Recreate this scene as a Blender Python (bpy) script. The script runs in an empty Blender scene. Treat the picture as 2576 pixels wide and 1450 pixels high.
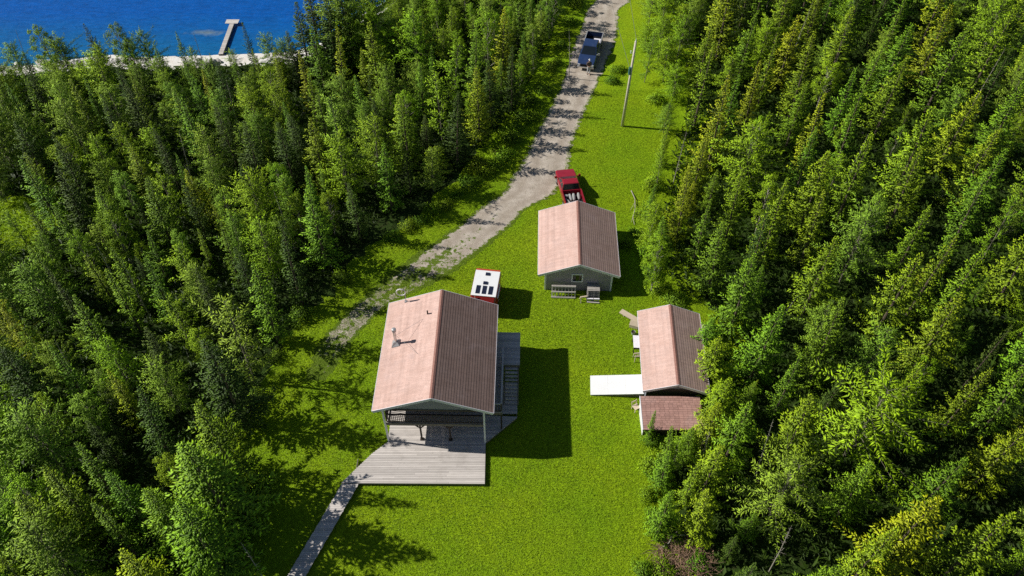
import bpy, math, random
import numpy as np
from mathutils import Vector, Matrix

random.seed(7)
RNG = np.random.default_rng(11)
scene = bpy.context.scene
COL = scene.collection

# ------------------------------------------------------------------ camera
F_PX = 1990.05; PITCH = math.radians(47.9588); CAM_H = 48.27; ROLL = math.radians(0.2954)
fw = np.array([0, math.cos(PITCH), -math.sin(PITCH)])
up0 = np.array([0, math.sin(PITCH), math.cos(PITCH)]); rt0 = np.array([1.0, 0, 0])
rt = rt0 * math.cos(ROLL) + up0 * math.sin(ROLL)
up = -rt0 * math.sin(ROLL) + up0 * math.cos(ROLL)
CAMP = np.array([0, 0, CAM_H])

def at(u, v, z=0.0):
    """survey helper: point of the place at height z for a bearing read off the photograph (2576 px wide)"""
    d = fw + rt * (u - 1288) / F_PX - up * (v - 725) / F_PX
    return CAMP + d * (z - CAM_H) / d[2]

def proj(P):
    d = np.asarray(P, float) - CAMP
    z = d @ fw
    return 1288 + F_PX * (d @ rt) / z, 725 - F_PX * (d @ up) / z

cam = bpy.data.cameras.new("camera"); camo = bpy.data.objects.new("camera", cam); COL.objects.link(camo)
cam.sensor_width = 36; cam.sensor_fit = 'HORIZONTAL'; cam.lens = 36 * F_PX / 2576
cam.clip_start = 0.5; cam.clip_end = 9000
M = Matrix.Identity(4)
for i in range(3):
    M[i][0] = rt[i]; M[i][1] = up[i]; M[i][2] = -fw[i]; M[i][3] = CAMP[i]
camo.matrix_world = M
scene.camera = camo

# ------------------------------------------------------------------ light
SUN_EL = math.radians(38); SH_AZ = math.radians(-8)          # direction the shadows fall, in the ground plane
world = bpy.data.worlds.new("World"); scene.world = world; world.use_nodes = True
wn = world.node_tree.nodes; wl = world.node_tree.links
bg = wn['Background']; sky = wn.new('ShaderNodeTexSky'); sky.sky_type = 'NISHITA'; sky.sun_disc = False
sky.sun_elevation = SUN_EL
to_sun = Vector((-math.cos(SH_AZ) * math.cos(SUN_EL), -math.sin(SH_AZ) * math.cos(SUN_EL), math.sin(SUN_EL)))
sky.sun_rotation = math.atan2(to_sun.x, to_sun.y)
sky.air_density = 1.0; sky.dust_density = 0.3
bg.inputs['Strength'].default_value = 0.05
wl.new(sky.outputs[0], bg.inputs['Color'])
sl = bpy.data.lights.new("sun", 'SUN'); sl.energy = 5.0; sl.angle = math.radians(0.5); sl.color = (1.0, 0.965, 0.89)
so = bpy.data.objects.new("sun", sl); COL.objects.link(so)
so.rotation_euler = to_sun.to_track_quat('Z', 'Y').to_euler(); so.location = (-60, 20, 80)
scene.view_settings.view_transform = 'Standard'; scene.view_settings.look = 'None'
scene.view_settings.exposure = 0; scene.view_settings.gamma = 1
scene.render.engine = 'CYCLES'
scene.cycles.use_denoising = False
scene.cycles.max_bounces = 5; scene.cycles.diffuse_bounces = 2; scene.cycles.transmission_bounces = 2; scene.cycles.transparent_max_bounces = 6

# ------------------------------------------------------------------ materials
class NT:
    def __init__(s, name):
        s.m = bpy.data.materials.new(name); s.m.use_nodes = True
        s.t = s.m.node_tree; s.n = s.t.nodes; s.l = s.t.links
        s.b = s.n['Principled BSDF']; s.out = s.n['Material Output']
    def new(s, t, **kw):
        n = s.n.new(t)
        for k, v in kw.items(): setattr(n, k, v)
        return n
    def link(s, a, b): s.l.new(a, b)
    def val(s, sock, v):
        if isinstance(v, (int, float)): sock.default_value = v
        elif isinstance(v, tuple): sock.default_value = v if len(v) == 4 else (*v, 1)
        else: s.link(v, sock)
    def math(s, op, a, b=0.0, c=None, clamp=False):
        n = s.new('ShaderNodeMath', operation=op); n.use_clamp = clamp
        s.val(n.inputs[0], a); s.val(n.inputs[1], b)
        if c is not None: s.val(n.inputs[2], c)
        return n.outputs[0]
    def mix(s, fac, a, b, mode='MIX'):
        n = s.new('ShaderNodeMix', data_type='RGBA', blend_type=mode)
        s.val(n.inputs[0], fac); s.val(n.inputs[6], a); s.val(n.inputs[7], b)
        return n.outputs[2]
    def noise(s, scale, detail=4, rough=0.6, vec=None, dist=0.0):
        n = s.new('ShaderNodeTexNoise'); n.inputs['Scale'].default_value = scale
        n.inputs['Detail'].default_value = detail; n.inputs['Roughness'].default_value = rough
        n.inputs['Distortion'].default_value = dist
        if vec is not None: s.link(vec, n.inputs['Vector'])
        return n.outputs[0]
    def ramp(s, fac, lo, hi, a=0.0, b=1.0):
        n = s.new('ShaderNodeMapRange'); s.val(n.inputs[0], fac)
        for k, v in zip((1, 2, 3, 4), (lo, hi, a, b)): n.inputs[k].default_value = v
        return n.outputs[0]
    def attr(s, name):
        n = s.new('ShaderNodeAttribute'); n.attribute_name = name; return n
    def pos(s): return s.new('ShaderNodeNewGeometry').outputs['Position']
    def objc(s): return s.new('ShaderNodeTexCoord').outputs['Object']
    def mapping(s, vec, scale=(1, 1, 1), rot=(0, 0, 0)):
        n = s.new('ShaderNodeMapping'); s.link(vec, n.inputs[0])
        n.inputs['Scale'].default_value = scale; n.inputs['Rotation'].default_value = rot
        return n.outputs[0]
    def bump(s, h, strength=0.5, dist=0.05):
        n = s.new('ShaderNodeBump'); n.inputs['Strength'].default_value = strength; n.inputs['Distance'].default_value = dist
        s.val(n.inputs['Height'], h); s.link(n.outputs[0], s.b.inputs['Normal'])
    def fin(s, col=None, rough=None, metal=None, spec=None):
        if col is not None: s.val(s.b.inputs['Base Color'], col)
        if rough is not None: s.val(s.b.inputs['Roughness'], rough)
        if metal is not None: s.val(s.b.inputs['Metallic'], metal)
        if spec is not None: s.val(s.b.inputs['Specular IOR Level'], spec)
        return s.m

def simple(name, col, rough=0.6, var=0.15, scale=6.0, metal=0.0, spec=0.4, bump=0.0, tint=False, big=0.0):
    """weathered plain surface: base colour broken by two scales of noise, and by each piece's own tint"""
    t = NT(name); v = t.objc()
    n1 = t.ramp(t.noise(scale, 5, 0.65, v), 0.3, 0.7, 1 - var, 1 + var)
    if big:
        n1 = t.math('MULTIPLY', n1, t.ramp(t.noise(0.7, 3, 0.6, v), 0.3, 0.7, 1 - big, 1 + big))
    if tint:
        n1 = t.math('MULTIPLY', n1, t.attr('tint').outputs['Fac'])
    c = t.mix(1.0, tuple(col), n1, 'MULTIPLY')
    if bump: t.bump(t.noise(scale * 2, 4, 0.6, v), bump, 0.02)
    r = t.ramp(t.noise(scale * .7, 3, 0.5, v), 0.3, 0.7, max(0.03, rough - 0.08), min(1, rough + 0.08))
    return t.fin(c, r, metal, spec)

def mat_foliage(name, trans=0.28, smooth=1.0):
    t = NT(name); a = t.attr('tint'); sep = t.new('ShaderNodeSeparateColor'); t.link(a.outputs['Color'], sep.inputs[0])
    oi = t.new('ShaderNodeObjectInfo')
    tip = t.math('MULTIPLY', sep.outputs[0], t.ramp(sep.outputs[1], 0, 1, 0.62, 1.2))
    dark = t.mix(1.0, oi.outputs['Color'], (0.13, 0.19, 0.17), 'MULTIPLY')  # shade inside the crown, put into the colour of the inner tufts
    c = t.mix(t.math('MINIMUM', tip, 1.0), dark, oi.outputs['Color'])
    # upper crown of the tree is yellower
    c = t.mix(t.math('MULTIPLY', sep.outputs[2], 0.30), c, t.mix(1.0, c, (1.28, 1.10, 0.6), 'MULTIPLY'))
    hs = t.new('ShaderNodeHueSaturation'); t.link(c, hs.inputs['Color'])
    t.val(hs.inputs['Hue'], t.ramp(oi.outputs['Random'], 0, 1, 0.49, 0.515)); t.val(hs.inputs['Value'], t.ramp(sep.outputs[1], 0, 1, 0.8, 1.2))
    c = hs.outputs[0]
    t.fin(c, 0.55, 0, 0.25)
    def vm(op, a_, b_=None):
        n = t.new('ShaderNodeVectorMath', operation=op)
        for k, q in enumerate((a_, b_)):
            if q is None: continue
            if isinstance(q, tuple): n.inputs[k].default_value = q
            else: t.link(q, n.inputs[k])
        return n.outputs[0]
    out = vm('NORMALIZE', vm('ADD', vm('MULTIPLY', t.objc(), (1, 1, 0.10)), (0, 0, 0.25)))
    vt = t.new('ShaderNodeVectorTransform', vector_type='NORMAL', convert_from='OBJECT', convert_to='WORLD'); t.link(out, vt.inputs[0])
    geo = t.new('ShaderNodeNewGeometry')
    nn = vm('NORMALIZE', vm('ADD', vm('MULTIPLY', vm('NORMALIZE', vt.outputs[0]), (smooth,) * 3), geo.outputs['Normal']))
    t.link(nn, t.b.inputs['Normal'])
    tr = t.new('ShaderNodeBsdfTranslucent'); t.link(c, tr.inputs[0])
    mx = t.new('ShaderNodeMixShader'); mx.inputs[0].default_value = trans
    t.link(t.b.outputs[0], mx.inputs[1]); t.link(tr.outputs[0], mx.inputs[2]); t.link(mx.outputs[0], t.out.inputs[0])
    return t.m

def mat_blades(name, c1, c2, c3):
    t = NT(name); a = t.attr('tint'); sep = t.new('ShaderNodeSeparateColor'); t.link(a.outputs['Color'], sep.inputs[0])
    p = t.pos()
    big = t.ramp(t.math('ADD', t.math('MULTIPLY', t.noise(0.13, 5, 0.6, p), .7), t.math('MULTIPLY', t.noise(0.9, 4, 0.65, p), .3)), 0.38, 0.62)
    c = t.mix(big, c1, c2)
    c = t.mix(1.0, c, t.ramp(t.noise(0.45, 5, 0.65, p), 0.3, 0.7, 0.68, 1.2), 'MULTIPLY')
    c = t.mix(t.math('MULTIPLY', sep.outputs[1], 0.5), c, c3)
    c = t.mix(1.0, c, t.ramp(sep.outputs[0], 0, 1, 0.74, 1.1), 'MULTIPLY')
    t.fin(c, 0.5, 0, 0.25)
    geo = t.new('ShaderNodeNewGeometry'); ad = t.new('ShaderNodeVectorMath', operation='ADD'); t.link(geo.outputs['Normal'], ad.inputs[0]); ad.inputs[1].default_value = (0, 0, 1.8)
    no = t.new('ShaderNodeVectorMath', operation='NORMALIZE'); t.link(ad.outputs[0], no.inputs[0]); t.link(no.outputs[0], t.b.inputs['Normal'])
    tr = t.new('ShaderNodeBsdfTranslucent'); t.link(c, tr.inputs[0])
    mx = t.new('ShaderNodeMixShader'); mx.inputs[0].default_value = 0.3
    t.link(t.b.outputs[0], mx.inputs[1]); t.link(tr.outputs[0], mx.inputs[2]); t.link(mx.outputs[0], t.out.inputs[0])
    return t.m

MT = {}
def ground_mat():
    t = NT('forest_soil'); p = t.pos()
    n = t.ramp(t.noise(0.5, 6, 0.7, p), 0.35, 0.65)
    c = t.mix(n, (0.022, 0.040, 0.008), (0.045, 0.085, 0.012))
    c = t.mix(t.ramp(t.noise(3.0, 5, 0.7, p), 0.5, 0.75), c, (0.035, 0.028, 0.014))
    t.bump(t.noise(5, 5, 0.7, p), 1.0, 0.15)
    return t.fin(c, 0.9, 0, 0.1)
def lawn_mat():
    t = NT('lawn_turf'); p = t.pos()
    big = t.ramp(t.noise(0.16, 4, 0.6, p), 0.35, 0.65)
    c = t.mix(big, (0.205, 0.355, 0.006), (0.285, 0.405, 0.007))
    fine = t.ramp(t.noise(6.5, 4, 0.65, p, 1.2), 0.32, 0.68, 0.45, 1.35)
    c = t.mix(1.0, c, fine, 'MULTIPLY')
    c = t.mix(t.ramp(t.noise(1.3, 4, 0.6, p), 0.62, 0.78, 0, 0.5), c, (0.20, 0.22, 0.03))
    t.bump(t.noise(7, 4, 0.7, p, 1.2), 1.0, 0.08)
    return t.fin(c, 0.8, 0, 0.1)
def track_mat():
    t = NT('packed_gravel'); p = t.pos(); a = t.attr('tint'); sep = t.new('ShaderNodeSeparateColor'); t.link(a.outputs['Color'], sep.inputs[0])
    n = t.noise(1.1, 6, 0.7, p); f = t.noise(14, 5, 0.7, p)
    c = t.mix(t.ramp(n, 0.35, 0.65), (0.39, 0.33, 0.265), (0.62, 0.545, 0.465))
    c = t.mix(1.0, c, t.ramp(f, 0.3, 0.7, 0.66, 1.28), 'MULTIPLY')
    rut = t.math('MULTIPLY', sep.outputs[0], t.ramp(n, 0.3, 0.7, 0.4, 1.0))
    c = t.mix(t.math('MULTIPLY', rut, 0.5), c, (0.26, 0.20, 0.145))
    gr = t.math('MULTIPLY', sep.outputs[1], 1.0)
    g = t.math('GREATER_THAN', t.math('ADD', gr, t.math('MULTIPLY', t.math('SUBTRACT', t.noise(1.9, 7, 0.8, p), 0.5), 2.3)), 0.55)
    c = t.mix(g, c, t.mix(t.ramp(f, 0.3, 0.7), (0.07, 0.13, 0.010), (0.15, 0.20, 0.02)))
    t.bump(t.math('ADD', f, n), 0.7, 0.06)
    return t.fin(c, 0.9, 0, 0.15)
def water_mat():
    t = NT('lake_water'); p = t.pos()
    sep = t.new('ShaderNodeSeparateXYZ'); t.link(p, sep.inputs[0])
    # depth: the bottom falls away from the shore (y about 78.5) and over one sandy shoal
    d = t.math('SUBTRACT', sep.outputs[1], 78.6)
    d = t.math('ADD', d, t.math('MULTIPLY', t.math('SUBTRACT', t.noise(0.35, 4, 0.6, p), 0.5), 5.0))
    deep = t.ramp(d, -1.0, 9.0)
    c = t.mix(deep, (0.006, 0.14, 0.34), (0.0015, 0.100, 0.42))
    sh = t.mapping(p, (0.42, 1.25, 1.0)); sv = t.new('ShaderNodeVectorMath', operation='DISTANCE')
    t.link(sh, sv.inputs[0]); sv.inputs[1].default_value = (-35.6 * 0.42, 83.4 * 1.25, -0.15)
    shoal = t.math('SUBTRACT', 1.0, t.math('ADD', sv.outputs['Value'], t.math('MULTIPLY', t.math('SUBTRACT', t.noise(0.9, 4, 0.6, p), 0.5), 1.6)), clamp=True)
    c = t.mix(t.math('MULTIPLY', shoal, 0.9), c, (0.20, 0.26, 0.27))
    w = t.mapping(p, (0.55, 1.5, 1), (0, 0, math.radians(12)))
    wave = t.math('ADD', t.noise(1.7, 5, 0.6, w, 0.5), t.math('MULTIPLY', t.noise(5.5, 4, 0.6, w), 0.35))
    crest = t.ramp(t.noise(2.3, 6, 0.72, w, 0.6), 0.66, 0.80)
    c = t.mix(t.math('MULTIPLY', crest, 0.6), c, (0.07, 0.34, 0.66))
    c = t.mix(1.0, c, t.ramp(wave, 0.45, 0.9, 0.72, 1.2), 'MULTIPLY')
    t.bump(wave, 0.45, 0.2)
    return t.fin(c, 0.38, 0, 0.14)
def sand_mat():
    t = NT('pale_beach_sand'); p = t.pos()
    c = t.mix(t.ramp(t.noise(0.9, 6, 0.7, p), 0.35, 0.7), (0.76, 0.70, 0.63), (0.88, 0.86, 0.84))
    c = t.mix(t.ramp(t.noise(1.6, 5, 0.7, p), 0.56, 0.72, 0, 0.4), c, (0.40, 0.34, 0.26))
    t.bump(t.noise(6, 5, 0.7, p), 0.6, 0.06)
    return t.fin(c, 0.85, 0, 0.2)
def shingle_mat(name, c1, c2):
    t = NT(name); v = t.objc()
    n = t.ramp(t.noise(1.1, 5, 0.65, v), 0.35, 0.65)
    c = t.mix(n, c1, c2)
    st = t.mapping(v, (0.5, 3.2, 0.5))
    c = t.mix(1.0, c, t.ramp(t.noise(2.0, 4, 0.6, st), 0.3, 0.7, 0.9, 1.1), 'MULTIPLY')
    c = t.mix(1.0, c, t.ramp(t.noise(22, 2, 0.5, v), 0.3, 0.7, 0.8, 1.18), 'MULTIPLY')
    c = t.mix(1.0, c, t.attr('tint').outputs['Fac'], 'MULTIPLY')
    c = t.mix(t.ramp(t.noise(0.55, 4, 0.6, v), 0.58, 0.75, 0, 0.3), c, (0.34, 0.26, 0.26))
    t.bump(t.noise(40, 3, 0.6, v), 0.4, 0.01)
    return t.fin(c, 0.85, 0, 0.25)
def plank_mat(name, c1, c2, ax=0):
    t = NT(name); v = t.objc()
    sc = (0.5, 9, 9) if ax == 0 else (9, 0.5, 9)
    gr = t.noise(3.0, 5, 0.65, t.mapping(v, sc))
    c = t.mix(t.ramp(gr, 0.3, 0.7), c1, c2)
    c = t.mix(1.0, c, t.attr('tint').outputs['Fac'], 'MULTIPLY')
    c = t.mix(t.ramp(t.noise(0.8, 4, 0.7, v), 0.55, 0.75, 0, 0.35), c, (0.26, 0.23, 0.20))
    t.bump(gr, 0.4, 0.01)
    return t.fin(c, 0.8, 0, 0.2)
def siding_mat(name, col):
    t = NT(name); v = t.objc()
    sep = t.new('ShaderNodeSeparateXYZ'); t.link(v, sep.inputs[0])
    fr = t.math('FRACT', t.math('MULTIPLY', sep.outputs[2], 7.0))
    c = t.mix(1.0, col, t.ramp(t.noise(1.5, 4, 0.6, v), 0.3, 0.7, 0.88, 1.1), 'MULTIPLY')
    c = t.mix(1.0, c, t.ramp(fr, 0.0, 0.14, 0.55, 1.0), 'MULTIPLY')
    t.bump(fr, 0.5, 0.02)
    return t.fin(c, 0.6, 0, 0.3)
def paint_mat(name, col, rough=0.22):
    t = NT(name); v = t.objc()
    c = t.mix(1.0, col, t.ramp(t.noise(2.0, 4, 0.6, v), 0.3, 0.7, 0.88, 1.1), 'MULTIPLY')
    c = t.mix(t.ramp(t.noise(1.2, 5, 0.7, v), 0.55, 0.8, 0, 0.18), c, (0.30, 0.26, 0.22))
    t.b.inputs['Coat Weight'].default_value = 0.5; t.b.inputs['Coat Roughness'].default_value = 0.12
    return t.fin(c, rough, 0.1, 0.5)

MT['ground'] = ground_mat(); MT['lawn'] = lawn_mat(); MT['track'] = track_mat(); MT['water'] = water_mat(); MT['sand'] = sand_mat()
MT['blades'] = mat_blades('grass_blades', (0.275, 0.485, 0.008), (0.40, 0.56, 0.010), (0.47, 0.61, 0.03))
MT['under'] = mat_blades('understory_leaves', (0.035, 0.075, 0.006), (0.07, 0.13, 0.010), (0.10, 0.17, 0.015))
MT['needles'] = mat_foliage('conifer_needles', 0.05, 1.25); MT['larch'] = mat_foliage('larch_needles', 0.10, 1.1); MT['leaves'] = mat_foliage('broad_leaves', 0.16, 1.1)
MT['bark'] = simple('grey_bark', (0.11, 0.085, 0.06), 0.9, 0.35, 8)
MT['larchbark'] = simple('larch_bark', (0.20, 0.18, 0.13), 0.85, 0.35, 7)
MT['palebark'] = simple('pale_bark', (0.34, 0.31, 0.25), 0.85, 0.35, 7)
MT['shingle'] = shingle_mat('terracotta_shingles', (0.60, 0.40, 0.34), (0.67, 0.465, 0.405))
MT['shingle2'] = shingle_mat('rust_shingles', (0.40, 0.225, 0.19), (0.47, 0.275, 0.235))
MT['ridge'] = simple('ridge_shingles', (0.30, 0.15, 0.12), 0.85, 0.25, 9, tint=False)
MT['white'] = simple('white_trim_paint', (0.84, 0.81, 0.86), 0.5, 0.06, 5, big=0.05)
MT['rampwhite'] = simple('white_plastic_sheet', (0.86, 0.86, 0.86), 0.45, 0.03, 4, big=0.03)
MT['siding'] = siding_mat('grey_siding', (0.37, 0.335, 0.375))
MT['siding_house'] = siding_mat('slate_siding', (0.25, 0.26, 0.30))
MT['deck'] = plank_mat('weathered_deck_boards', (0.56, 0.505, 0.465), (0.74, 0.68, 0.635))
MT['deckside'] = simple('deck_framing', (0.20, 0.17, 0.14), 0.85, 0.3, 6)
MT['darkwood'] = simple('dark_stained_wood', (0.055, 0.04, 0.032), 0.7, 0.3, 8)
MT['palewood'] = plank_mat('sawn_lumber', (0.50, 0.40, 0.28), (0.66, 0.56, 0.42))
MT['greywood'] = plank_mat('grey_pallet_wood', (0.42, 0.38, 0.35), (0.60, 0.56, 0.52))
MT['glass'] = simple('dark_window_glass', (0.012, 0.018, 0.024), 0.08, 0.1, 2, spec=0.6)
MT['black'] = simple('black_rubber', (0.014, 0.014, 0.015), 0.75, 0.2, 8, spec=0.2)
MT['chrome'] = simple('brushed_metal', (0.62, 0.62, 0.62), 0.3, 0.1, 8, metal=0.9)
MT['galv'] = simple('galvanised_steel', (0.42, 0.42, 0.43), 0.5, 0.12, 8, metal=0.4)
MT['redpaint'] = paint_mat('red_car_paint', (0.36, 0.018, 0.035))
MT['bluepaint'] = paint_mat('blue_car_paint', (0.026, 0.052, 0.14))
MT['redbody'] = paint_mat('red_trailer_paint', (0.30, 0.018, 0.016), 0.35)
MT['solar'] = simple('solar_cells', (0.02, 0.025, 0.05), 0.2, 0.15, 6, spec=0.5)
MT['lampwhite'] = simple('headlight_lens', (0.75, 0.76, 0.78), 0.12, 0.05, 6, spec=0.7)
MT['tail'] = simple('tail_light_lens', (0.35, 0.01, 0.01), 0.2, 0.1, 6)
MT['pole'] = simple('weathered_pole_wood', (0.62, 0.56, 0.46), 0.85, 0.22, 7)
MT['teal'] = simple('transformer_paint', (0.05, 0.16, 0.16), 0.5, 0.1, 6)
MT['wire'] = simple('cable_sheath', (0.16, 0.16, 0.15), 0.6, 0.1, 6)
MT['sack'] = simple('white_woven_sack', (0.34, 0.34, 0.33), 0.85, 0.2, 9, bump=0.3)
MT['rock'] = simple('pale_limestone', (0.52, 0.49, 0.45), 0.9, 0.3, 3, bump=0.6)
MT['stick'] = simple('dry_brush_sticks', (0.20, 0.125, 0.08), 0.9, 0.3, 3, tint=True)
MT['skin'] = simple('skin', (0.50, 0.30, 0.22), 0.55, 0.06, 9)
MT['jacket'] = simple('brown_jacket_cloth', (0.12, 0.085, 0.07), 0.85, 0.2, 14, bump=0.2)
MT['trouser'] = simple('pale_trouser_cloth', (0.56, 0.57, 0.60), 0.85, 0.1, 12, bump=0.2)
MT['cap'] = simple('white_cap_cloth', (0.75, 0.74, 0.72), 0.8, 0.06, 12)
MT['hair'] = simple('dark_hair', (0.03, 0.02, 0.015), 0.6, 0.2, 20)

# ------------------------------------------------------------------ mesh helpers
def set_tint(me, cols):
    a = me.color_attributes.new('tint', 'FLOAT_COLOR', 'POINT')
    a.data.foreach_set('color', np.ascontiguousarray(cols, dtype=np.float32).ravel())

class MB:
    def __init__(s): s.v = []; s.f = []; s.t = []
    def _add(s, vs, fs, tint=1.0):
        b = len(s.v); s.v += [tuple(map(float, p)) for p in vs]; s.t += [tint] * len(vs)
        s.f += [tuple(b + i for i in f) for f in fs]; return s
    def hexa(s, p, tint=1.0):
        return s._add(p, [(0, 3, 2, 1), (4, 5, 6, 7), (0, 1, 5, 4), (1, 2, 6, 5), (2, 3, 7, 6), (3, 0, 4, 7)], tint)
    def box(s, x0, x1, y0, y1, z0, z1, tint=1.0, m=None):
        p = [(x0, y0, z0), (x1, y0, z0), (x1, y1, z0), (x0, y1, z0), (x0, y0, z1), (x1, y0, z1), (x1, y1, z1), (x0, y1, z1)]
        if m is not None: p = [m @ Vector(q) for q in p]
        return s.hexa(p, tint)
    def bar(s, a, b, w, h=None, tint=1.0, upv=(0, 0, 1)):
        a = Vector(a); b = Vector(b); h = h or w; d = (b - a).normalized(); u = Vector(upv)
        if abs(d.dot(u)) > 0.97: u = Vector((0, 1, 0))
        sx = d.cross(u).normalized() * w / 2; sz = sx.cross(d).normalized() * h / 2
        p = [a - sx - sz, a + sx - sz, b + sx - sz, b - sx - sz, a - sx + sz, a + sx + sz, b + sx + sz, b - sx + sz]
        return s.hexa(p, tint)
    def tube(s, pts, r, n=8, tint=1.0, caps=True):
        pts = [Vector(p) for p in pts]; rs = r if isinstance(r, (list, tuple)) else [r] * len(pts)
        vs = []; fs = []
        for i, p in enumerate(pts):
            d = (pts[min(i + 1, len(pts) - 1)] - pts[max(i - 1, 0)]).normalized()
            a = d.orthogonal().normalized() if abs(d.z) > 0.95 else d.cross(Vector((0, 0, 1))).normalized()
            if i and a.dot(pa) < 0: a = -a
            pa = a; b = d.cross(a)
            for k in range(n):
                th = 2 * math.pi * k / n; vs.append(p + (a * math.cos(th) + b * math.sin(th)) * rs[i])
        for i in range(len(pts) - 1):
            for k in range(n):
                k2 = (k + 1) % n; fs.append((i * n + k, i * n + k2, (i + 1) * n + k2, (i + 1) * n + k))
        if caps:
            fs.append(tuple(range(n))[::-1]); fs.append(tuple((len(pts) - 1) * n + k for k in range(n)))
        return s._add(vs, fs, tint)
    def loft(s, secs, tint=1.0, caps=True):
        n = len(secs[0]); vs = [p for q in secs for p in q]; fs = []
        for i in range(len(secs) - 1):
            for k in range(n):
                k2 = (k + 1) % n; fs.append((i * n + k, i * n + k2, (i + 1) * n + k2, (i + 1) * n + k))
        if caps:
            fs.append(tuple(range(n))[::-1]); fs.append(tuple((len(secs) - 1) * n + k for k in range(n)))
        return s._add(vs, fs, tint)
    def prism(s, poly, z0, z1, tint=1.0):
        return s.loft([[(p[0], p[1], z0) for p in poly], [(p[0], p[1], z1) for p in poly]], tint)
    def face(s, pts, tint=1.0): return s._add(pts, [tuple(range(len(pts)))], tint)
    def build(s, name, mat, parent=None, smooth=False, bevel=0.0, fix=True):
        me = bpy.data.meshes.new(name); me.from_pydata(s.v, [], s.f); me.update()
        set_tint(me, np.array([[t, t, t, 1] for t in s.t]))
        if fix:
            import bmesh
            bm = bmesh.new(); bm.from_mesh(me); bmesh.ops.recalc_face_normals(bm, faces=bm.faces)
            bm.to_mesh(me); bm.free()
        if smooth: me.polygons.foreach_set('use_smooth', [True] * len(me.polygons))
        me.materials.append(mat)
        o = bpy.data.objects.new(name, me); COL.objects.link(o)
        if parent is not None: o.parent = parent
        if bevel:
            b = o.modifiers.new('soft_edges', 'BEVEL'); b.width = bevel; b.segments = 2; b.limit_method = 'ANGLE'
        return o

def np_mesh(name, V, T, col, mat, parent=None):
    """fast triangle mesh from arrays"""
    me = bpy.data.meshes.new(name); nv, nt = len(V), len(T)
    me.vertices.add(nv); me.vertices.foreach_set('co', np.ascontiguousarray(V, dtype=np.float32).ravel())
    me.loops.add(nt * 3); me.loops.foreach_set('vertex_index', np.ascontiguousarray(T, dtype=np.int32).ravel())
    me.polygons.add(nt); me.polygons.foreach_set('loop_start', np.arange(nt, dtype=np.int32) * 3)
    me.polygons.foreach_set('loop_total', np.full(nt, 3, dtype=np.int32))
    me.update(calc_edges=True)
    set_tint(me, np.concatenate([col, np.ones((nv, 1))], 1))
    me.materials.append(mat)
    if name is None: return me
    return me

def link(name, me, parent=None, loc=None):
    o = bpy.data.objects.new(name, me); COL.objects.link(o)
    if parent is not None: o.parent = parent
    if loc is not None: o.location = loc
    return o

def tag(o, label=None, cat=None, group=None, kind=None):
    if label: o['label'] = label
    if cat: o['category'] = cat
    if group: o['group'] = group
    if kind: o['kind'] = kind
    return o

def thing(name, label, cat, loc=(0, 0, 0), rz=0.0, group=None):
    o = bpy.data.objects.new(name, None); COL.objects.link(o); o.empty_display_size = 0.3
    o.location = loc; o.rotation_euler = (0, 0, rz)
    return tag(o, label, cat, group)

def inpoly(x, y, poly):
    x = np.asarray(x); y = np.asarray(y); r = np.zeros(x.shape, bool); n = len(poly); j = n - 1
    for i in range(n):
        xi, yi = poly[i][0], poly[i][1]; xj, yj = poly[j][0], poly[j][1]
        c = ((yi > y) != (yj > y)) & (x < (xj - xi) * (y - yi) / (yj - yi + 1e-12) + xi); r ^= c; j = i
    return r

# ------------------------------------------------------------------ the setting
shore = [(-3000, -300), (-400, 20), (-120, 66), (-75, 74.2), (-64, 75.4), (-58, 76.0), (-53, 76.3), (-49, 77.6), (-45, 78.5), (-41, 78.0), (-37, 78.3), (-33, 78.6), (-29, 78.9),
         (-25.5, 79.2), (-22.5, 80.6), (-20.5, 83.5), (-18.5, 87), (-14, 93), (-8, 102), (6, 120), (40, 160), (200, 330), (3000, 2600)]
m = MB(); m.face([(x, y - (2.2 if -130 < x < -22 else 0.6), 0) for x, y in shore] + [(3000, -1500, 0), (-3000, -1500, 0)])
g = m.build('ground', MT['ground']); tag(g, kind='structure')
m = MB()
pts = [p for p in shore if -130 < p[0] < 60]
for i in range(len(pts) - 1):
    k = 5
    for q in range(k):
        a = np.array(pts[i]) * (1 - q / k) + np.array(pts[i + 1]) * q / k; b = np.array(pts[i]) * (1 - (q + 1) / k) + np.array(pts[i + 1]) * (q + 1) / k
        ja = 0.35 * math.sin(a[0] * 2.1) + .2 * math.sin(a[0] * 5.3); jb = 0.35 * math.sin(b[0] * 2.1) + .2 * math.sin(b[0] * 5.3)
        m.face([(a[0], a[1] - 2.6 + ja, 0.012), (b[0], b[1] - 2.6 + jb, 0.012), (b[0], b[1] - .5, -0.05), (a[0], a[1] - .5, -0.05)])
        m.face([(a[0], a[1] - .5, -0.05), (b[0], b[1] - .5, -0.05), (b[0], b[1] + 1.2 + jb * .6, -0.5), (a[0], a[1] + 1.2 + ja * .6, -0.5)])
tag(m.build('beach', MT['sand']), kind='structure')
m = MB(); m.face([(-4000, -1500, -0.2), (4000, -1500, -0.2), (4000, 4500, -0.2), (-4000, 4500, -0.2)])
# the lake lies below the land: only its part beyond the shore can be seen
tag(m.build('lake_water', MT['water']), kind='structure')

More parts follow.
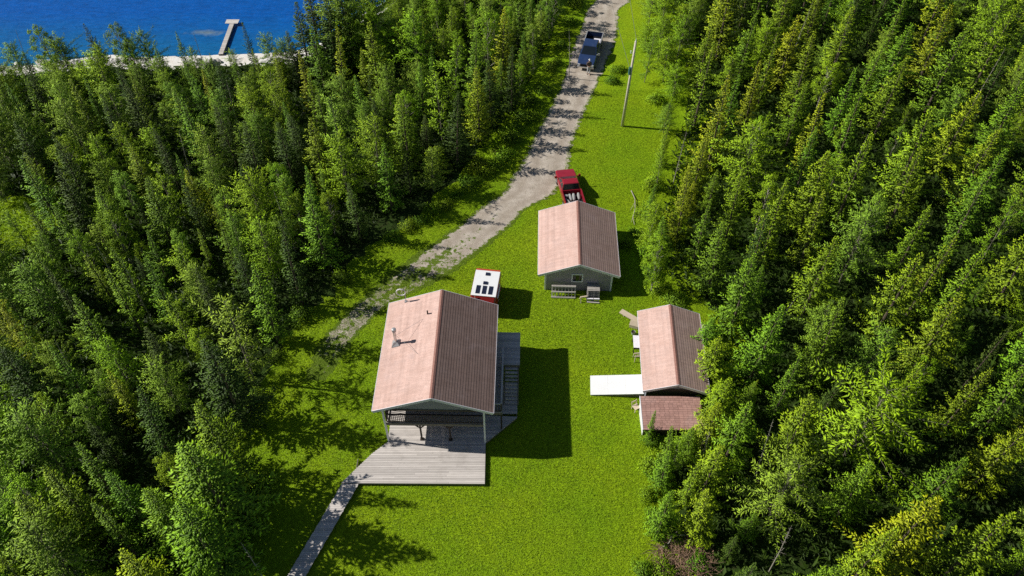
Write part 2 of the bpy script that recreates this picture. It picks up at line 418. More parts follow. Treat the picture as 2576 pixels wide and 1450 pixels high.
lawn_px = [(1470, -60), (1440, 40), (1400, 150), (1350, 260), (1290, 380), (1180, 520), (1060, 600), (960, 690), (880, 780), (800, 850), (740, 1000), (650, 1170), (640, 1300), (600, 1460), (560, 1640),
           (1740, 1640), (1720, 1500), (1680, 1380), (1640, 1280), (1620, 1150), (1700, 1090), (1790, 1040), (1790, 800), (1700, 760), (1660, 640), (1660, 560), (1690, 440), (1700, 300), (1680, 120), (1640, -60)]
LAWN0 = [tuple(at(u, v)[:2]) for u, v in lawn_px]
lw = []
for (u, v) in lawn_px: lw.append((u + (-95 if u < 1480 and v < 1600 and not (v < 0) else 70 if u > 1500 else 0), v))
LAWN = []
for i in range(len(lw)):
    a_, b_ = at(*lw[i])[:2], at(*lw[(i + 1) % len(lw)])[:2]
    for q in range(6): LAWN.append(tuple(a_ + (b_ - a_) * q / 6 + RNG.normal(0, .35, 2)))
m = MB(); MEADOW = [(-44.5 + (4.6 + .5 * math.sin(5 * t)) * math.cos(t), 50.8 + (3.6 + .4 * math.sin(4 * t)) * math.sin(t)) for t in np.linspace(0, 6.283, 40)[:-1]]
m.face([(x, y, 0.004) for x, y in LAWN]); m.face([(x, y, 0.004) for x, y in MEADOW]); tag(m.build('lawn', MT['lawn']), kind='structure')

# the track: stations (left edge, right edge), far to near, with how grassy it is
trk = [((1520, -130), (1625, -130), 0), ((1500, -10), (1594, -10), 0), ((1478, 23), (1560, 23), 0), ((1462, 70), (1555, 70), 0), ((1441, 116), (1545, 116), 0), ((1418, 197), (1510, 197), 0), ((1381, 277), (1474, 277), 0),
       ((1354, 324), (1455, 324), 0), ((1330, 372), (1440, 372), 0), ((1303, 421), (1432, 421), .02), ((1262, 484), (1400, 484), .08), ((1203, 525), (1330, 525), .12), ((1151, 567), (1288, 567), .2), ((1093, 609), (1240, 609), .32),
       ((1031, 650), (1190, 650), .48), ((962, 705), (1110, 705), .60), ((893, 765), (985, 765), .50), ((845, 815), (925, 815), .36), ((812, 850), (895, 850), .48), ((785, 900), (860, 900), .72), ((765, 960), (820, 960), .95)]
V = []; Fc = []; Cc = []; NU = 24; SUB = 14
def smooth_st(i, t, k):
    i0, i1, i2, i3 = max(i - 1, 0), i, i + 1, min(i + 2, len(trk) - 1)
    P = [np.array([*at(*trk[j][k])[:2]]) for j in (i0, i1, i2, i3)]
    return 0.5 * ((2 * P[1]) + (-P[0] + P[2]) * t + (2 * P[0] - 5 * P[1] + 4 * P[2] - P[3]) * t * t + (-P[0] + 3 * P[1] - 3 * P[2] + P[3]) * t ** 3)
TRK_L = []; TRK_R = []
for i in range(len(trk) - 1):
    for q in range(SUB):
        t = q / SUB; L = smooth_st(i, t, 0); R = smooth_st(i, t, 1); gr = trk[i][2] * (1 - t) + trk[i + 1][2] * t
        d = (R - L) / np.linalg.norm(R - L); L = L + d * RNG.normal(0, .10); R = R + d * RNG.normal(0, .10)
        TRK_L.append(L); TRK_R.append(R)
        for k in range(NU + 1):
            u = k / NU; P = L * (1 - u) + R * u
            rut = math.exp(-((u - .27) / .10) ** 2) + math.exp(-((u - .72) / .10) ** 2)
            edge = max(0, 1 - min(u, 1 - u) / 0.17)
            V.append((P[0], P[1], 0.009 - 0.0 * rut)); Cc.append((rut, min(1, gr + 0.74 * edge + .20 * math.exp(-((u - .5) / .1) ** 2)), 0))
n = len(V) // (NU + 1)
T = []
for i in range(n - 1):
    for k in range(NU):
        a = i * (NU + 1) + k; T += [(a, a + NU + 1, a + NU + 2), (a, a + NU + 2, a + 1)]
T = [t[::-1] for t in T]
V = np.array(V); 
if np.cross(V[T[0][1]] - V[T[0][0]], V[T[0][2]] - V[T[0][0]])[2] < 0: T = [t[::-1] for t in T]
tag(link('dirt_track', np_mesh('dirt_track', V, np.array(T), np.array(Cc), MT['track'])), kind='structure')
TRACK = [tuple(p) for p in TRK_L] + [tuple(p) for p in TRK_R[::-1]]
TRACK_CORE = [tuple(l * .9 + r * .1) for l, r in zip(TRK_L, TRK_R)][:15 * SUB] + [tuple(r * .9 + l * .1) for l, r in zip(TRK_L, TRK_R)][:15 * SUB][::-1]

# ------------------------------------------------------------------ buildings
def xf(P, o, yaw):      # local to world, 2-D
    c, s = math.cos(yaw), math.sin(yaw); return o[0] + c * P[0] - s * P[1], o[1] + s * P[0] + c * P[1]

def gable_roof(root, W, L, ze, rise, mat=None, course=0.185, lip=0.013, thick=0.10, shade_tint=1.0, y0=None, y1=None):
    """two slopes of stepped shingle courses, a ridge cap and white fascia boards"""
    y0 = -L / 2 if y0 is None else y0; y1 = L / 2 if y1 is None else y1
    hw = W / 2; sl = math.hypot(hw, rise); n = int(sl / course)
    for sg in (-1, 1):
        m = MB()
        nx, nz = sg * rise / sl, hw / sl                      # outward normal
        def P(s, off, y): return (sg * (hw - s * hw / sl) + nx * off, y, ze + s * rise / sl + nz * off)
        for i in range(n):
            s0 = sl * i / n; s1 = sl * (i + 1) / n
            t = random.uniform(.93, 1.06) * (shade_tint if sg > 0 else 1)  # right slope painted darker: its shade is put into the shingle tint
            yy = y0; seg = []
            while yy < y1 - .01:
                e = min(y1, yy + random.uniform(.9, 2.2)); seg.append((yy, e)); yy = e
            for a, b in seg:
                tt = t * random.uniform(.95, 1.05)
                q = [P(s0, lip, a), P(s0, lip, b), P(s1, .002, b), P(s1, .002, a)]
                m._add(q, [(0, 1, 2, 3)], tt)
                m._add([P(s0, 0, a), P(s0, 0, b), P(s0, lip, b), P(s0, lip, a)], [(0, 1, 2, 3)], tt * .8)
        # deck below the shingles
        m._add([P(0, 0, y0), P(0, 0, y1), P(sl, 0, y1), P(sl, 0, y0), P(0, -thick, y0), P(0, -thick, y1), P(sl, -thick, y1), P(sl, -thick, y0)],
               [(4, 5, 6, 7), (0, 1, 5, 4), (0, 3, 7, 4), (1, 2, 6, 5)], .6)
        r = m.build('roof_slope', mat or MT['shingle'], root, fix=False)
        # fascia: along the eave and up both gable edges
        f = MB()
        f.hexa([P(-.03, -thick - .05, y0 - .02), P(-.03, -thick - .05, y1 + .02), P(-.003, -thick - .05, y1 + .02), P(-.003, -thick - .05, y0 - .02),
                P(-.03, lip + .012, y0 - .02), P(-.03, lip + .012, y1 + .02), P(-.003, lip + .012, y1 + .02), P(-.003, lip + .012, y0 - .02)])
        for a, b in ((y0 - .035, y0 - .004), (y1 + .004, y1 + .035)):
            f.hexa([P(-.03, -thick - .10, a), P(sl, -thick - .10, a), P(sl, -thick - .10, b), P(-.03, -thick - .10, b),
                    P(-.03, lip + .008, a), P(sl, lip + .008, a), P(sl, lip + .008, b), P(-.03, lip + .008, b)])
        f.build('fascia', MT['white'], r)
    c = MB(); wd = .13
    c.loft([[(-wd, y, ze + rise - wd * rise / hw + .028), (0, y, ze + rise + .034), (wd, y, ze + rise - wd * rise / hw + .028), (0, y, ze + rise + .004)] for y in (y0 - .01, y1 + .01)])
    c.build('ridge_cap', MT['ridge'], root)

def gable_box(root, wx, ya, yb, z0, ze, W, rise, mat, name='wall'):
    """walls up to the underside of the roof"""
    k = rise / (W / 2); zt = ze + k * (W / 2 - wx) - .13; zr = ze + rise - .13
    m = MB()
    m._add([(-wx, ya, z0), (wx, ya, z0), (wx, ya, zt), (0, ya, zr), (-wx, ya, zt), (-wx, yb, z0), (wx, yb, z0), (wx, yb, zt), (0, yb, zr), (-wx, yb, zt)],
           [(0, 1, 2, 3, 4), (9, 8, 7, 6, 5), (1, 6, 7, 2), (5, 0, 4, 9)])
    return m.build(name, mat, root), zt

def window(root, x0, x1, z0, z1, y, out=-1, fr=.07, axis='y', name='window'):
    """frame proud of the wall, glass set inside it"""
    f = MB(); a, b = (y, y + out * .05)
    ya, yb = min(a, b), max(a, b)
    def bx(p, q, r, s, e0, e1, mb):
        if axis == 'y': mb.box(p, q, e0, e1, r, s)
        else: mb.box(e0, e1, p, q, r, s)
    bx(x0, x1, z0, z0 + fr, ya, yb, f); bx(x0, x1, z1 - fr, z1, ya, yb, f)
    bx(x0, x0 + fr, z0 + fr, z1 - fr, ya, yb, f); bx(x1 - fr, x1, z0 + fr, z1 - fr, ya, yb, f)
    o = f.build(name, MT['white'], root)
    gl = MB(); e = y + out * .02; bx(x0 + fr, x1 - fr, z0 + fr, z1 - fr, min(y, e), max(y, e), gl)
    gl.build('pane', MT['glass'], o)
    return o

# ---- main house
HO = (-5.098, 33.397); HY = -0.01398; HW, HL, HE, HR = 7.99, 9.34, 4.22, 1.578
house = thing('house', 'largest building, two-storey house with salmon gable roof, stove pipe and balcony above the wooden deck', 'house', (*HO, 0), HY)
gable_roof(house, HW, HL, HE, HR, shade_tint=.33)
gable_box(house, 3.40, -2.30, 4.45, 0.0, HE, HW, HR, MT['siding_house'])
# front gable panel over the balcony
k = HR / (HW / 2); m = MB(); gy0, gy1 = -4.50, -4.40; zb = HE + .02; xe = 3.42
m.loft([[(-xe, y, zb), (xe, y, zb), (xe, y, HE + k * (HW / 2 - xe) - .13), (0, y, HE + HR - .13), (-xe, y, HE + k * (HW / 2 - xe) - .13)] for y in (gy0, gy1)])
m.build('gable_panel', MT['siding_house'], house)
m = MB(); m.box(-xe, xe, -4.53, -4.37, HE - .16, HE + .017); m.build('beam', MT['darkwood'], house)
for sx in (-1, 1):
    m = MB(); m.box(sx * 3.35 - .06, sx * 3.35 + .06, -4.58, -4.46, 0.30, HE + .15); m.build('porch_post', MT['white'], house, bevel=.008)
m = MB()
for i in range(17):
    y = -4.44 + i * .128; m.box(-3.28, 3.28, y, y + .118, 2.46, 2.50, random.uniform(.8, 1.05))
m.build('balcony_floor', MT['deck'], house)
m = MB(); m.box(-3.28, 3.28, -4.50, -4.45, 2.24, 2.49); m.box(-3.28, -3.23, -4.44, -2.3, 2.24, 2.44); m.box(3.23, 3.28, -4.44, -2.3, 2.24, 2.44)
for i in range(8): m.box(-2.8 + i * .8, -2.75 + i * .8, -4.44, -2.32, 2.26, 2.44)
m.build('balcony_joist', MT['deckside'], house)
def railing(root, a, b, z0, h=1.02, mat=None, name='balcony_railing', gap=.125, capmat=None):
    a = Vector((*a, 0)); b = Vector((*b, 0)); d = b - a; L = d.length; m = MB()
    m.bar(a + Vector((0, 0, z0 + .10)), b + Vector((0, 0, z0 + .10)), .05, .07)
    nb = int(L / gap)
    for i in range(nb + 1):
        p = a + d * (i / nb); m.bar(p + Vector((0, 0, z0 + .136)), p + Vector((0, 0, z0 + h - .06)), .038, .038, random.uniform(.85, 1.1))
    r = m.build(name, mat or MT['darkwood'], root)
    m = MB(); m.bar(a + Vector((0, 0, z0 + h - .03)), b + Vector((0, 0, z0 + h - .03)), .11, .05); m.build('top_rail', capmat or mat or MT['darkwood'], r)
    return r
railing(house, (-3.24, -4.44), (3.24, -4.44), 2.50)
railing(house, (-3.24, -4.36), (-3.24, -2.34), 2.50)
for x in (-1.05, .95):                           # dark posts that carry the balcony
    m = MB(); m.box(x - .055, x + .055, -4.43, -4.32, .302, 2.23); m.bar((x, -4.375, 1.75), (x + .42, -4.375, 2.22), .07, .07); m.bar((x, -4.375, 1.75), (x - .42, -4.375, 2.22), .07, .07)
    m.box(x - .12, x + .12, -4.49, -4.26, .302, .36)
    m.build('balcony_post', MT['darkwood'], house)
# side balcony, landing and staircase on the right
m = MB()
for i in range(54):
    y = -3.45 + i * .13; x1 = 4.52 if y < .52 else 5.68
    m.box(3.42, x1, y, y + .12, 2.40, 2.44, random.uniform(.75, 1.05))
m.build('side_balcony_floor', MT['deck'], house)
m = MB(); m.box(4.47, 4.53, -3.47, .50, 2.16, 2.395); m.box(5.62, 5.68, .54, 3.57, 2.16, 2.395); m.box(4.54, 5.61, .52, .57, 2.16, 2.395); m.box(3.42, 5.61, 3.52, 3.57, 2.16, 2.395); m.box(3.42, 4.46, -3.47, -3.42, 2.16, 2.395)
m.build('side_balcony_joist', MT['deckside'], house)
railing(house, (4.47, -3.42), (4.47, 1.30), 2.44, name='side_railing', capmat=MT['deck'])
railing(house, (3.45, -3.42), (4.42, -3.42), 2.44, name='side_railing', capmat=MT['deck'])
for (x, y) in ((4.46, -3.40), (5.58, .62), (5.58, 3.45)):
    m = MB(); m.box(x - .055, x + .055, y - .055, y + .055, .302 if y < 1 else 0, 2.155); m.build('balcony_post', MT['darkwood'], house)
st = tag(thing('tmp', 'x', 'x'))
bpy.data.objects.remove(st)
stair = MB(); stair.box(4.60, 4.65, -1.30, .50, .30, .32)
NS = 10
for sx in (4.60, 5.58):
    stair.bar((sx + .02, .50, 2.26), (sx + .02, -1.42, .36), .045, .24)
str_o = stair.build('staircase', MT['deckside'], house)
for i in range(NS):
    y = .50 - (i + 1) * .187; z = 2.42 - (i + 1) * .195
    m = MB(); m.box(4.65, 5.56, y, y + .20, z - .04, z, random.uniform(.85, 1.1)); m.build('tread', MT['deck'], str_o)
# openings: patio doors to both decks, windows on the sides and back
window(house, -1.9, -.1, .34, 2.2, -2.30); window(house, .9, 1.8, .34, 2.25, -2.30, name='door')
window(house, -2.0, 0.4, 2.54, 4.1, -2.30, name='door'); window(house, 1.6, 2.8, 2.9, 4.0, -2.30)
for y in (-1.2, 1.4): window(house, y, y + 1.1, 2.7, 3.8, -3.40, -1, axis='x'); window(house, y, y + 1.0, .9, 1.8, 3.40, 1, axis='x')
window(house, -1.6, -.5, 2.7, 3.8, 4.45, 1); window(house, 1.2, 2.2, 2.48, 4.15, 3.40, 1, axis='x', name='door')
# stove pipe
def roofz(x): return HE + HR - abs(x) * k
cx_, cy_ = -2.98, .62; zc = roofz(cx_)
m = MB()
m.loft([[(cx_ + a * w, cy_ + b * w, zc + z + (k * a * w if z < .1 else 0)) for a, b in ((-1, -1), (1, -1), (1, 1), (-1, 1))] for w, z in ((.30, .035), (.13, .30))])
fl = MB()
ch = MB(); ch.tube([(cx_, cy_, zc + .1), (cx_, cy_, zc + 1.40)], .095, 14); cho = ch.build('chimney_pipe', MT['chrome'], house, smooth=False)
m.build('flashing', MT['galv'], cho)
m = MB(); m.tube([(cx_, cy_, zc + 1.37), (cx_, cy_, zc + 1.40), (cx_, cy_, zc + 1.62), (cx_, cy_, zc + 1.66)], [.10, .155, .155, .06], 14); m.build('rain_cap', MT['galv'], cho)
for (bx_, by_) in ((-1.22, 2.30), (-1.24, -.80)):
    m = MB(); m.tube([(cx_ + .08, cy_, zc + .95), (bx_, by_, roofz(bx_) + .02)], .009, 6); m.build('brace', MT['galv'], cho)
m = MB(); m.tube([(-.90, 2.69, roofz(-.9) - .02), (-.90, 2.69, roofz(-.9) + .34)], .055, 10); m.build('vent_pipe', MT['darkwood'], house)
# loop antenna on a short mast by the back eave
ax_, ay_ = -2.68, 4.42; az_ = roofz(ax_)
m = MB(); m.tube([(ax_, ay_, az_ - .02), (ax_, ay_, az_ + .75)], .03, 8); m.box(ax_ - .1, ax_ + .1, ay_ - .1, ay_ + .1, az_ - .05, az_ + .06); an = m.build('antenna_mast', MT['galv'], house)
m = MB(); loop = [(ax_ - .28 + .33 * math.cos(t), ay_, az_ + 1.02 + .33 * math.sin(t)) for t in np.linspace(0, 2 * math.pi, 25)]; m.tube(loop, .036, 6); m.build('antenna_loop', MT['white'], an)

# ---- lower deck
deck = thing('wooden_deck', 'weathered grey board deck around the front and right side of the biggest house', 'deck', (-5, 28.5, 0))
dpoly = [(-11.34, 25.67), (-1.75, 25.64), (-1.77, 28.79), (.42, 30.88), (.44, 33.7), (-1.6, 33.7), (-1.6, 31.02), (-8.55, 31.12), (-8.58, 28.81), (-9.55, 27.91)]
m = MB(); y = 25.645
def xspan(poly, y):
    xs = []
    for i in range(len(poly)):
        (xa, ya), (xb, yb) = poly[i], poly[(i + 1) % len(poly)]
        if (ya > y) != (yb > y): xs.append(xa + (y - ya) / (yb - ya) * (xb - xa))
    xs.sort(); return list(zip(xs[::2], xs[1::2]))
while y < 33.6:
    w = .132
    sa = xspan(dpoly, y + .03); sb = xspan(dpoly, y + w - .03)
    for (a0, a1), (b0, b1) in zip(sa, sb):
        cuts = [0, random.uniform(.25, .75), 1] if a1 - a0 > 4 else [0, 1]
        for c0, c1 in zip(cuts[:-1], cuts[1:]):
            e = .004; q0, q1 = a0 + (a1 - a0) * c0 + e, a0 + (a1 - a0) * c1 - e; r0, r1 = b0 + (b1 - b0) * c0 + e, b0 + (b1 - b0) * c1 - e
            y0_, y1_ = y, y + w - .014
            m.hexa([(q0 + 5, y0_ - 28.5, .262), (q1 + 5, y0_ - 28.5, .262), (r1 + 5, y1_ - 28.5, .262), (r0 + 5, y1_ - 28.5, .262), (q0 + 5, y0_ - 28.5, .30), (q1 + 5, y0_ - 28.5, .30), (r1 + 5, y1_ - 28.5, .30), (r0 + 5, y1_ - 28.5, .30)], random.uniform(.8, 1.12))
    y += w
m.build('deck_boards', MT['deck'], deck)
m = MB()
ins = .04
for i in range(len(dpoly)):
    a, b = Vector((*dpoly[i], 0)), Vector((*dpoly[(i + 1) % len(dpoly)], 0)); nrm = Vector((-(b - a).y, (b - a).x, 0)).normalized() * ins
    o_ = Vector((5, -28.5, 0)); m.bar(a + nrm + o_ + Vector((0, 0, .155)), b + nrm + o_ + Vector((0, 0, .155)), .04, .20)
for x in np.arange(-10.5, -1.9, 1.4): m.box(x + 5, x + 5.05, -2.75, 2.5 if x > -8.5 else -1.0, .06, .255)
m.build('deck_frame', MT['deckside'], deck)

# ---- boardwalk
bw = thing('boardwalk', 'narrow grey plank boardwalk leading from the deck corner to the bottom edge', 'boardwalk', (-11.3, 25.6, 0))
A0, A1 = np.array([-11.30, 25.60]), np.array([-10.17, 25.62]); dv = np.array([-2.45, -6.30]); L = 1.65; m = MB(); nb = int(np.linalg.norm(dv) * L / .135)
for i in range(nb):
    t0, t1 = L * i / nb, L * (i + .9) / nb
    p = [A0 + dv * t0, A1 + dv * t0, A1 + dv * t1, A0 + dv * t1]; p = [(q[0] + 11.3, q[1] - 25.6) for q in p]; jx = random.uniform(-.02, .02)
    m.hexa([(q[0] + jx, q[1], .215) for q in p] + [(q[0] + jx, q[1], .25) for q in p], random.uniform(.8, 1.12))
m.build('walk_planks', MT['deck'], bw)
m = MB()
for off in (.12, .88):
    p = A0 * (1 - off) + A1 * off; q = p + dv * L * .995; m.bar((p[0] + 11.3, p[1] - 25.6 - .05, .13), (q[0] + 11.3, q[1] - 25.6, .13), .06, .165)
m.build('walk_stringer', MT['deckside'], bw)

# ---- garage
GO = (5.464, 46.927); GY = -.02582; GW, GL, GE, GR = 6.553, 7.51, 1.916, 1.281
gar = thing('garage', 'mid-sized grey garage with salmon gable roof and one white framed window, red pickup behind it', 'garage', (*GO, 0), GY)
gable_roof(gar, GW, GL, GE, GR, shade_tint=.50)
_, zt = gable_box(gar, 2.70, -3.62, 3.62, 0, GE, GW, GR, MT['siding'])
for sx in (-1, 1):
    for yy in (-3.62, 3.62):
        m = MB(); e = .035; s_ = 1 if yy > 0 else -1
        m.box(min(sx * 2.60, sx * (2.70 + e)), max(sx * 2.60, sx * (2.70 + e)), min(yy, yy + s_ * e), max(yy, yy + s_ * e), 0.0, zt - .02)
        m.box(min(sx * 2.701, sx * (2.70 + e)), max(sx * 2.701, sx * (2.70 + e)), min(yy - s_ * .10, yy - s_ * .001), max(yy - s_ * .10, yy - s_ * .001), 0.0, zt - .02)
        m.build('corner_trim', MT['white'], gar)
wo = -0.13
window(gar, -.62 + wo + .16, .32 + wo + .16, 1.04, 1.96, -3.62, fr=.1)
m = MB(); m.box(-1.4, 1.4, 3.625, 3.67, .02, 2.1); m.build('door', MT['white'], gar)
window(gar, -.5, .4, .9, 1.6, 2.70, 1, axis='x'); window(gar, -.5, .4, .9, 1.6, -2.70, -1, axis='x')

# ---- shed
SO = (11.86, 35.73); SY = -.0506; SW, SL, SE, SR = 4.72, 7.38, 1.80, .938
shed = thing('shed', 'smallest building, narrow shed with salmon gable roof against the right-hand trees', 'shed', (*SO, 0), SY)
gable_roof(shed, SW, SL, SE, SR, shade_tint=.62)
gable_box(shed, 2.05, -3.50, 3.50, 0, SE, SW, SR, MT['siding_house'])
m = MB(); m.box(-2.06, 2.06, -3.515, -3.503, 0.02, 1.95); m.build('dark_front', MT['darkwood'], shed)
m = MB(); m.box(-2.10, -2.052, -2.60, -1.05, .45, 1.78); m.build('door', MT['white'], shed)
window(shed, .3, 1.0, .9, 1.5, -2.05, -1, axis='x'); window(shed, -.5, .5, .9, 1.5, 3.50, 1)
lean = thing('lean_to', 'low lean-to with rust red shingle roof at the near end of the small shed', 'lean-to', (9.2, 29.5, 0), 0)
ya, yb, za, zb_ = 2.40, -.12, 1.52, 1.12; m = MB(); n = 15
for i in range(n):
    f0, f1 = i / n, (i + 1) / n; y0_, z0_ = yb + (ya - yb) * f0, zb_ + (za - zb_) * f0; y1_, z1_ = yb + (ya - yb) * f1, zb_ + (za - zb_) * f1
    x = -.06
    while x < 4.15:
        x2 = min(4.15, x + random.uniform(.28, .36)); t = random.uniform(.86, 1.12)
        m._add([(x + .006, y0_, z0_ + .02), (x2 - .006, y0_, z0_ + .02), (x2 - .006, y1_, z1_ + .004), (x + .006, y1_, z1_ + .004)], [(0, 1, 2, 3)], t)
        m._add([(x, y0_, z0_), (x2, y0_, z0_), (x2 - .006, y0_, z0_ + .02), (x + .006, y0_, z0_ + .02)], [(0, 1, 2, 3)], t * .7); x = x2
m.hexa([(-.06, yb, zb_ - .09), (4.15, yb, zb_ - .09), (4.15, ya, za - .09), (-.06, ya, za - .09), (-.06, yb, zb_), (4.15, yb, zb_), (4.15, ya, za), (-.06, ya, za)], .5)
m.build('roof_slope', MT['shingle2'], lean, fix=False)
m = MB(); m.hexa([(-.115, yb, zb_ - .14), (-.075, yb, zb_ - .14), (-.075, ya, za - .14), (-.115, ya, za - .14), (-.115, yb, zb_ + .03), (-.075, yb, zb_ + .03), (-.075, ya, za + .03), (-.115, ya, za + .03)]); m.build('fascia', MT['white'], lean)
m = MB(); m.hexa([(-.01, .12, 0), (.04, .12, 0), (.04, 2.34, 0), (-.01, 2.34, 0), (-.01, .12, zb_ - .06), (.04, .12, zb_ - .06), (.04, 2.34, za - .12), (-.01, 2.34, za - .12)]); m.build('side_wall', MT['white'], lean)
m = MB(); m.box(.045, 4.05, .12, .17, 0, zb_ - .08); m.build('front_wall', MT['darkwood'], lean)
m = MB(); m.box(4.055, 4.10, .12, 2.34, 0, zb_ - .08); m.build('side_wall', MT['siding'], lean)
# white ramp up to the shed door
ramp = thing('ramp', 'bright white ramp lying on the grass up to the side of the small shed', 'ramp', (7.65, 33.72, 0), -.0506)
m = MB()
for i in range(3):
    f0, f1 = i / 3 + .0007, (i + 1) / 3 - .0007; x0_, x1_ = -1.83 + 3.83 * f0, -1.83 + 3.83 * f1; a_, b_ = .05 + .45 * f0, .05 + .45 * f1
    m.hexa([(x0_, -.86, a_), (x1_, -.86, b_), (x1_, .86, b_), (x0_, .86, a_), (x0_, -.86, a_ + .06), (x1_, -.86, b_ + .06), (x1_, .86, b_ + .06), (x0_, .86, a_ + .06)])
m.build('ramp_deck', MT['rampwhite'], ramp)
m = MB()
for yy in (-.78, .72):
    m.hexa([(-1.5, yy, 0), (1.95, yy, 0), (1.95, yy + .06, 0), (-1.5, yy + .06, 0), (-1.5, yy, .08), (1.95, yy, .49), (1.95, yy + .06, .49), (-1.5, yy + .06, .08)])
m.build('ramp_support', MT['deckside'], ramp)

# ------------------------------------------------------------------ trailer
tr_y = math.atan2(-(2.893 - 3.22), 2.7); tr_y = -math.atan2(.327, 2.7)
TRL = thing('camper_trailer', 'red camper trailer with white roof and three solar panels parked behind the biggest house', 'camper trailer', (-2.08, 42.13, 0), tr_y)
hw_, fl_, hb = .985, 1.37, 2.08
m = MB()
def rsec(y, w, z0, z1, c=.12): return [(-w, y, z0), (w, y, z0), (w, y, z1 - c), (w - c, y, z1), (-w + c, y, z1), (-w, y, z1 - c)]
m.loft([rsec(-1.62, hw_ - .03, .55, hb - .42), rsec(-1.36, hw_ + .02, .42, hb - .03), rsec(-1.25, hw_ + .05, .42, hb - .008), rsec(1.30, hw_ + .05, .42, hb - .008), rsec(1.62, hw_ - .08, .60, hb - .22)])
body = m.build('body', MT['redbody'], TRL, bevel=.02)
m = MB(); m.box(-hw_, hw_, -fl_, fl_ - .02, hb - .005, hb + .035); m.build('roof', MT['rampwhite'], TRL, bevel=.012)
m = MB(); m.box(-hw_ + .02, hw_ - .02, fl_ - .015, fl_ + .16, hb - .10, hb + .025); m.build('roof_trim', simple('orange_red_trim', (.48, .07, .03), .5, .15, 5), TRL)
for px in (-.50, .0, .50):
    m = MB()
    for q in range(3): m.box(px - .165 + q * .113, px - .065 + q * .113, -1.17, -.31, hb + .037, hb + .065)
    m.box(px - .16, px + .16, -1.14, -.34, hb + .034, hb + .05); m.build('solar_panel', MT['solar'], TRL)
for (vx, vy) in ((.03, .95), (-.02, -.02)):
    m = MB(); m.box(vx - .17, vx + .17, vy - .15, vy + .15, hb + .034, hb + .11); m.build('roof_vent', MT['solar'], TRL, bevel=.015)
window(TRL, -.55, .05, .95, 1.5, -1.625, -1, fr=.03); m = MB(); m.box(.30, .86, -1.65, -1.60, .58, 1.6); m.build('door', MT['redbody'], TRL)
window(TRL, -.6, .4, 1.2, 1.75, hw_ + .05, 1, axis='x', fr=.03)
m = MB(); m.tube([(1.10, -1.2, 1.82), (1.10, -.1, 1.82)], .05, 8); m.build('awning_roll', MT['white'], TRL)
m = MB(); m.tube([(-.62, -1.58, 1.5), (-.62, -1.45, hb + .12)], .03, 8); m.build('stack_pipe', simple('pinkish_pipe', (.55, .35, .30), .5), TRL)
for sx in (-1, 1):
    m = MB(); m.tube([(sx * .72, -.1, .33), (sx * 1.02, -.1, .33)], .33, 18); w_ = m.build('wheel', MT['black'], TRL); m = MB(); m.tube([(sx * 1.021, -.1, .33), (sx * 1.035, -.1, .33)], .17, 14); m.build('rim', MT['galv'], w_)
m = MB(); m.bar((-.5, 1.5, .45), (0, 2.45, .45), .07, .1); m.bar((.5, 1.5, .45), (0, 2.45, .45), .07, .1); m.tube([(0, 2.42, .0), (0, 2.42, .48)], .04, 8); m.build('hitch', MT['darkwood'], TRL)

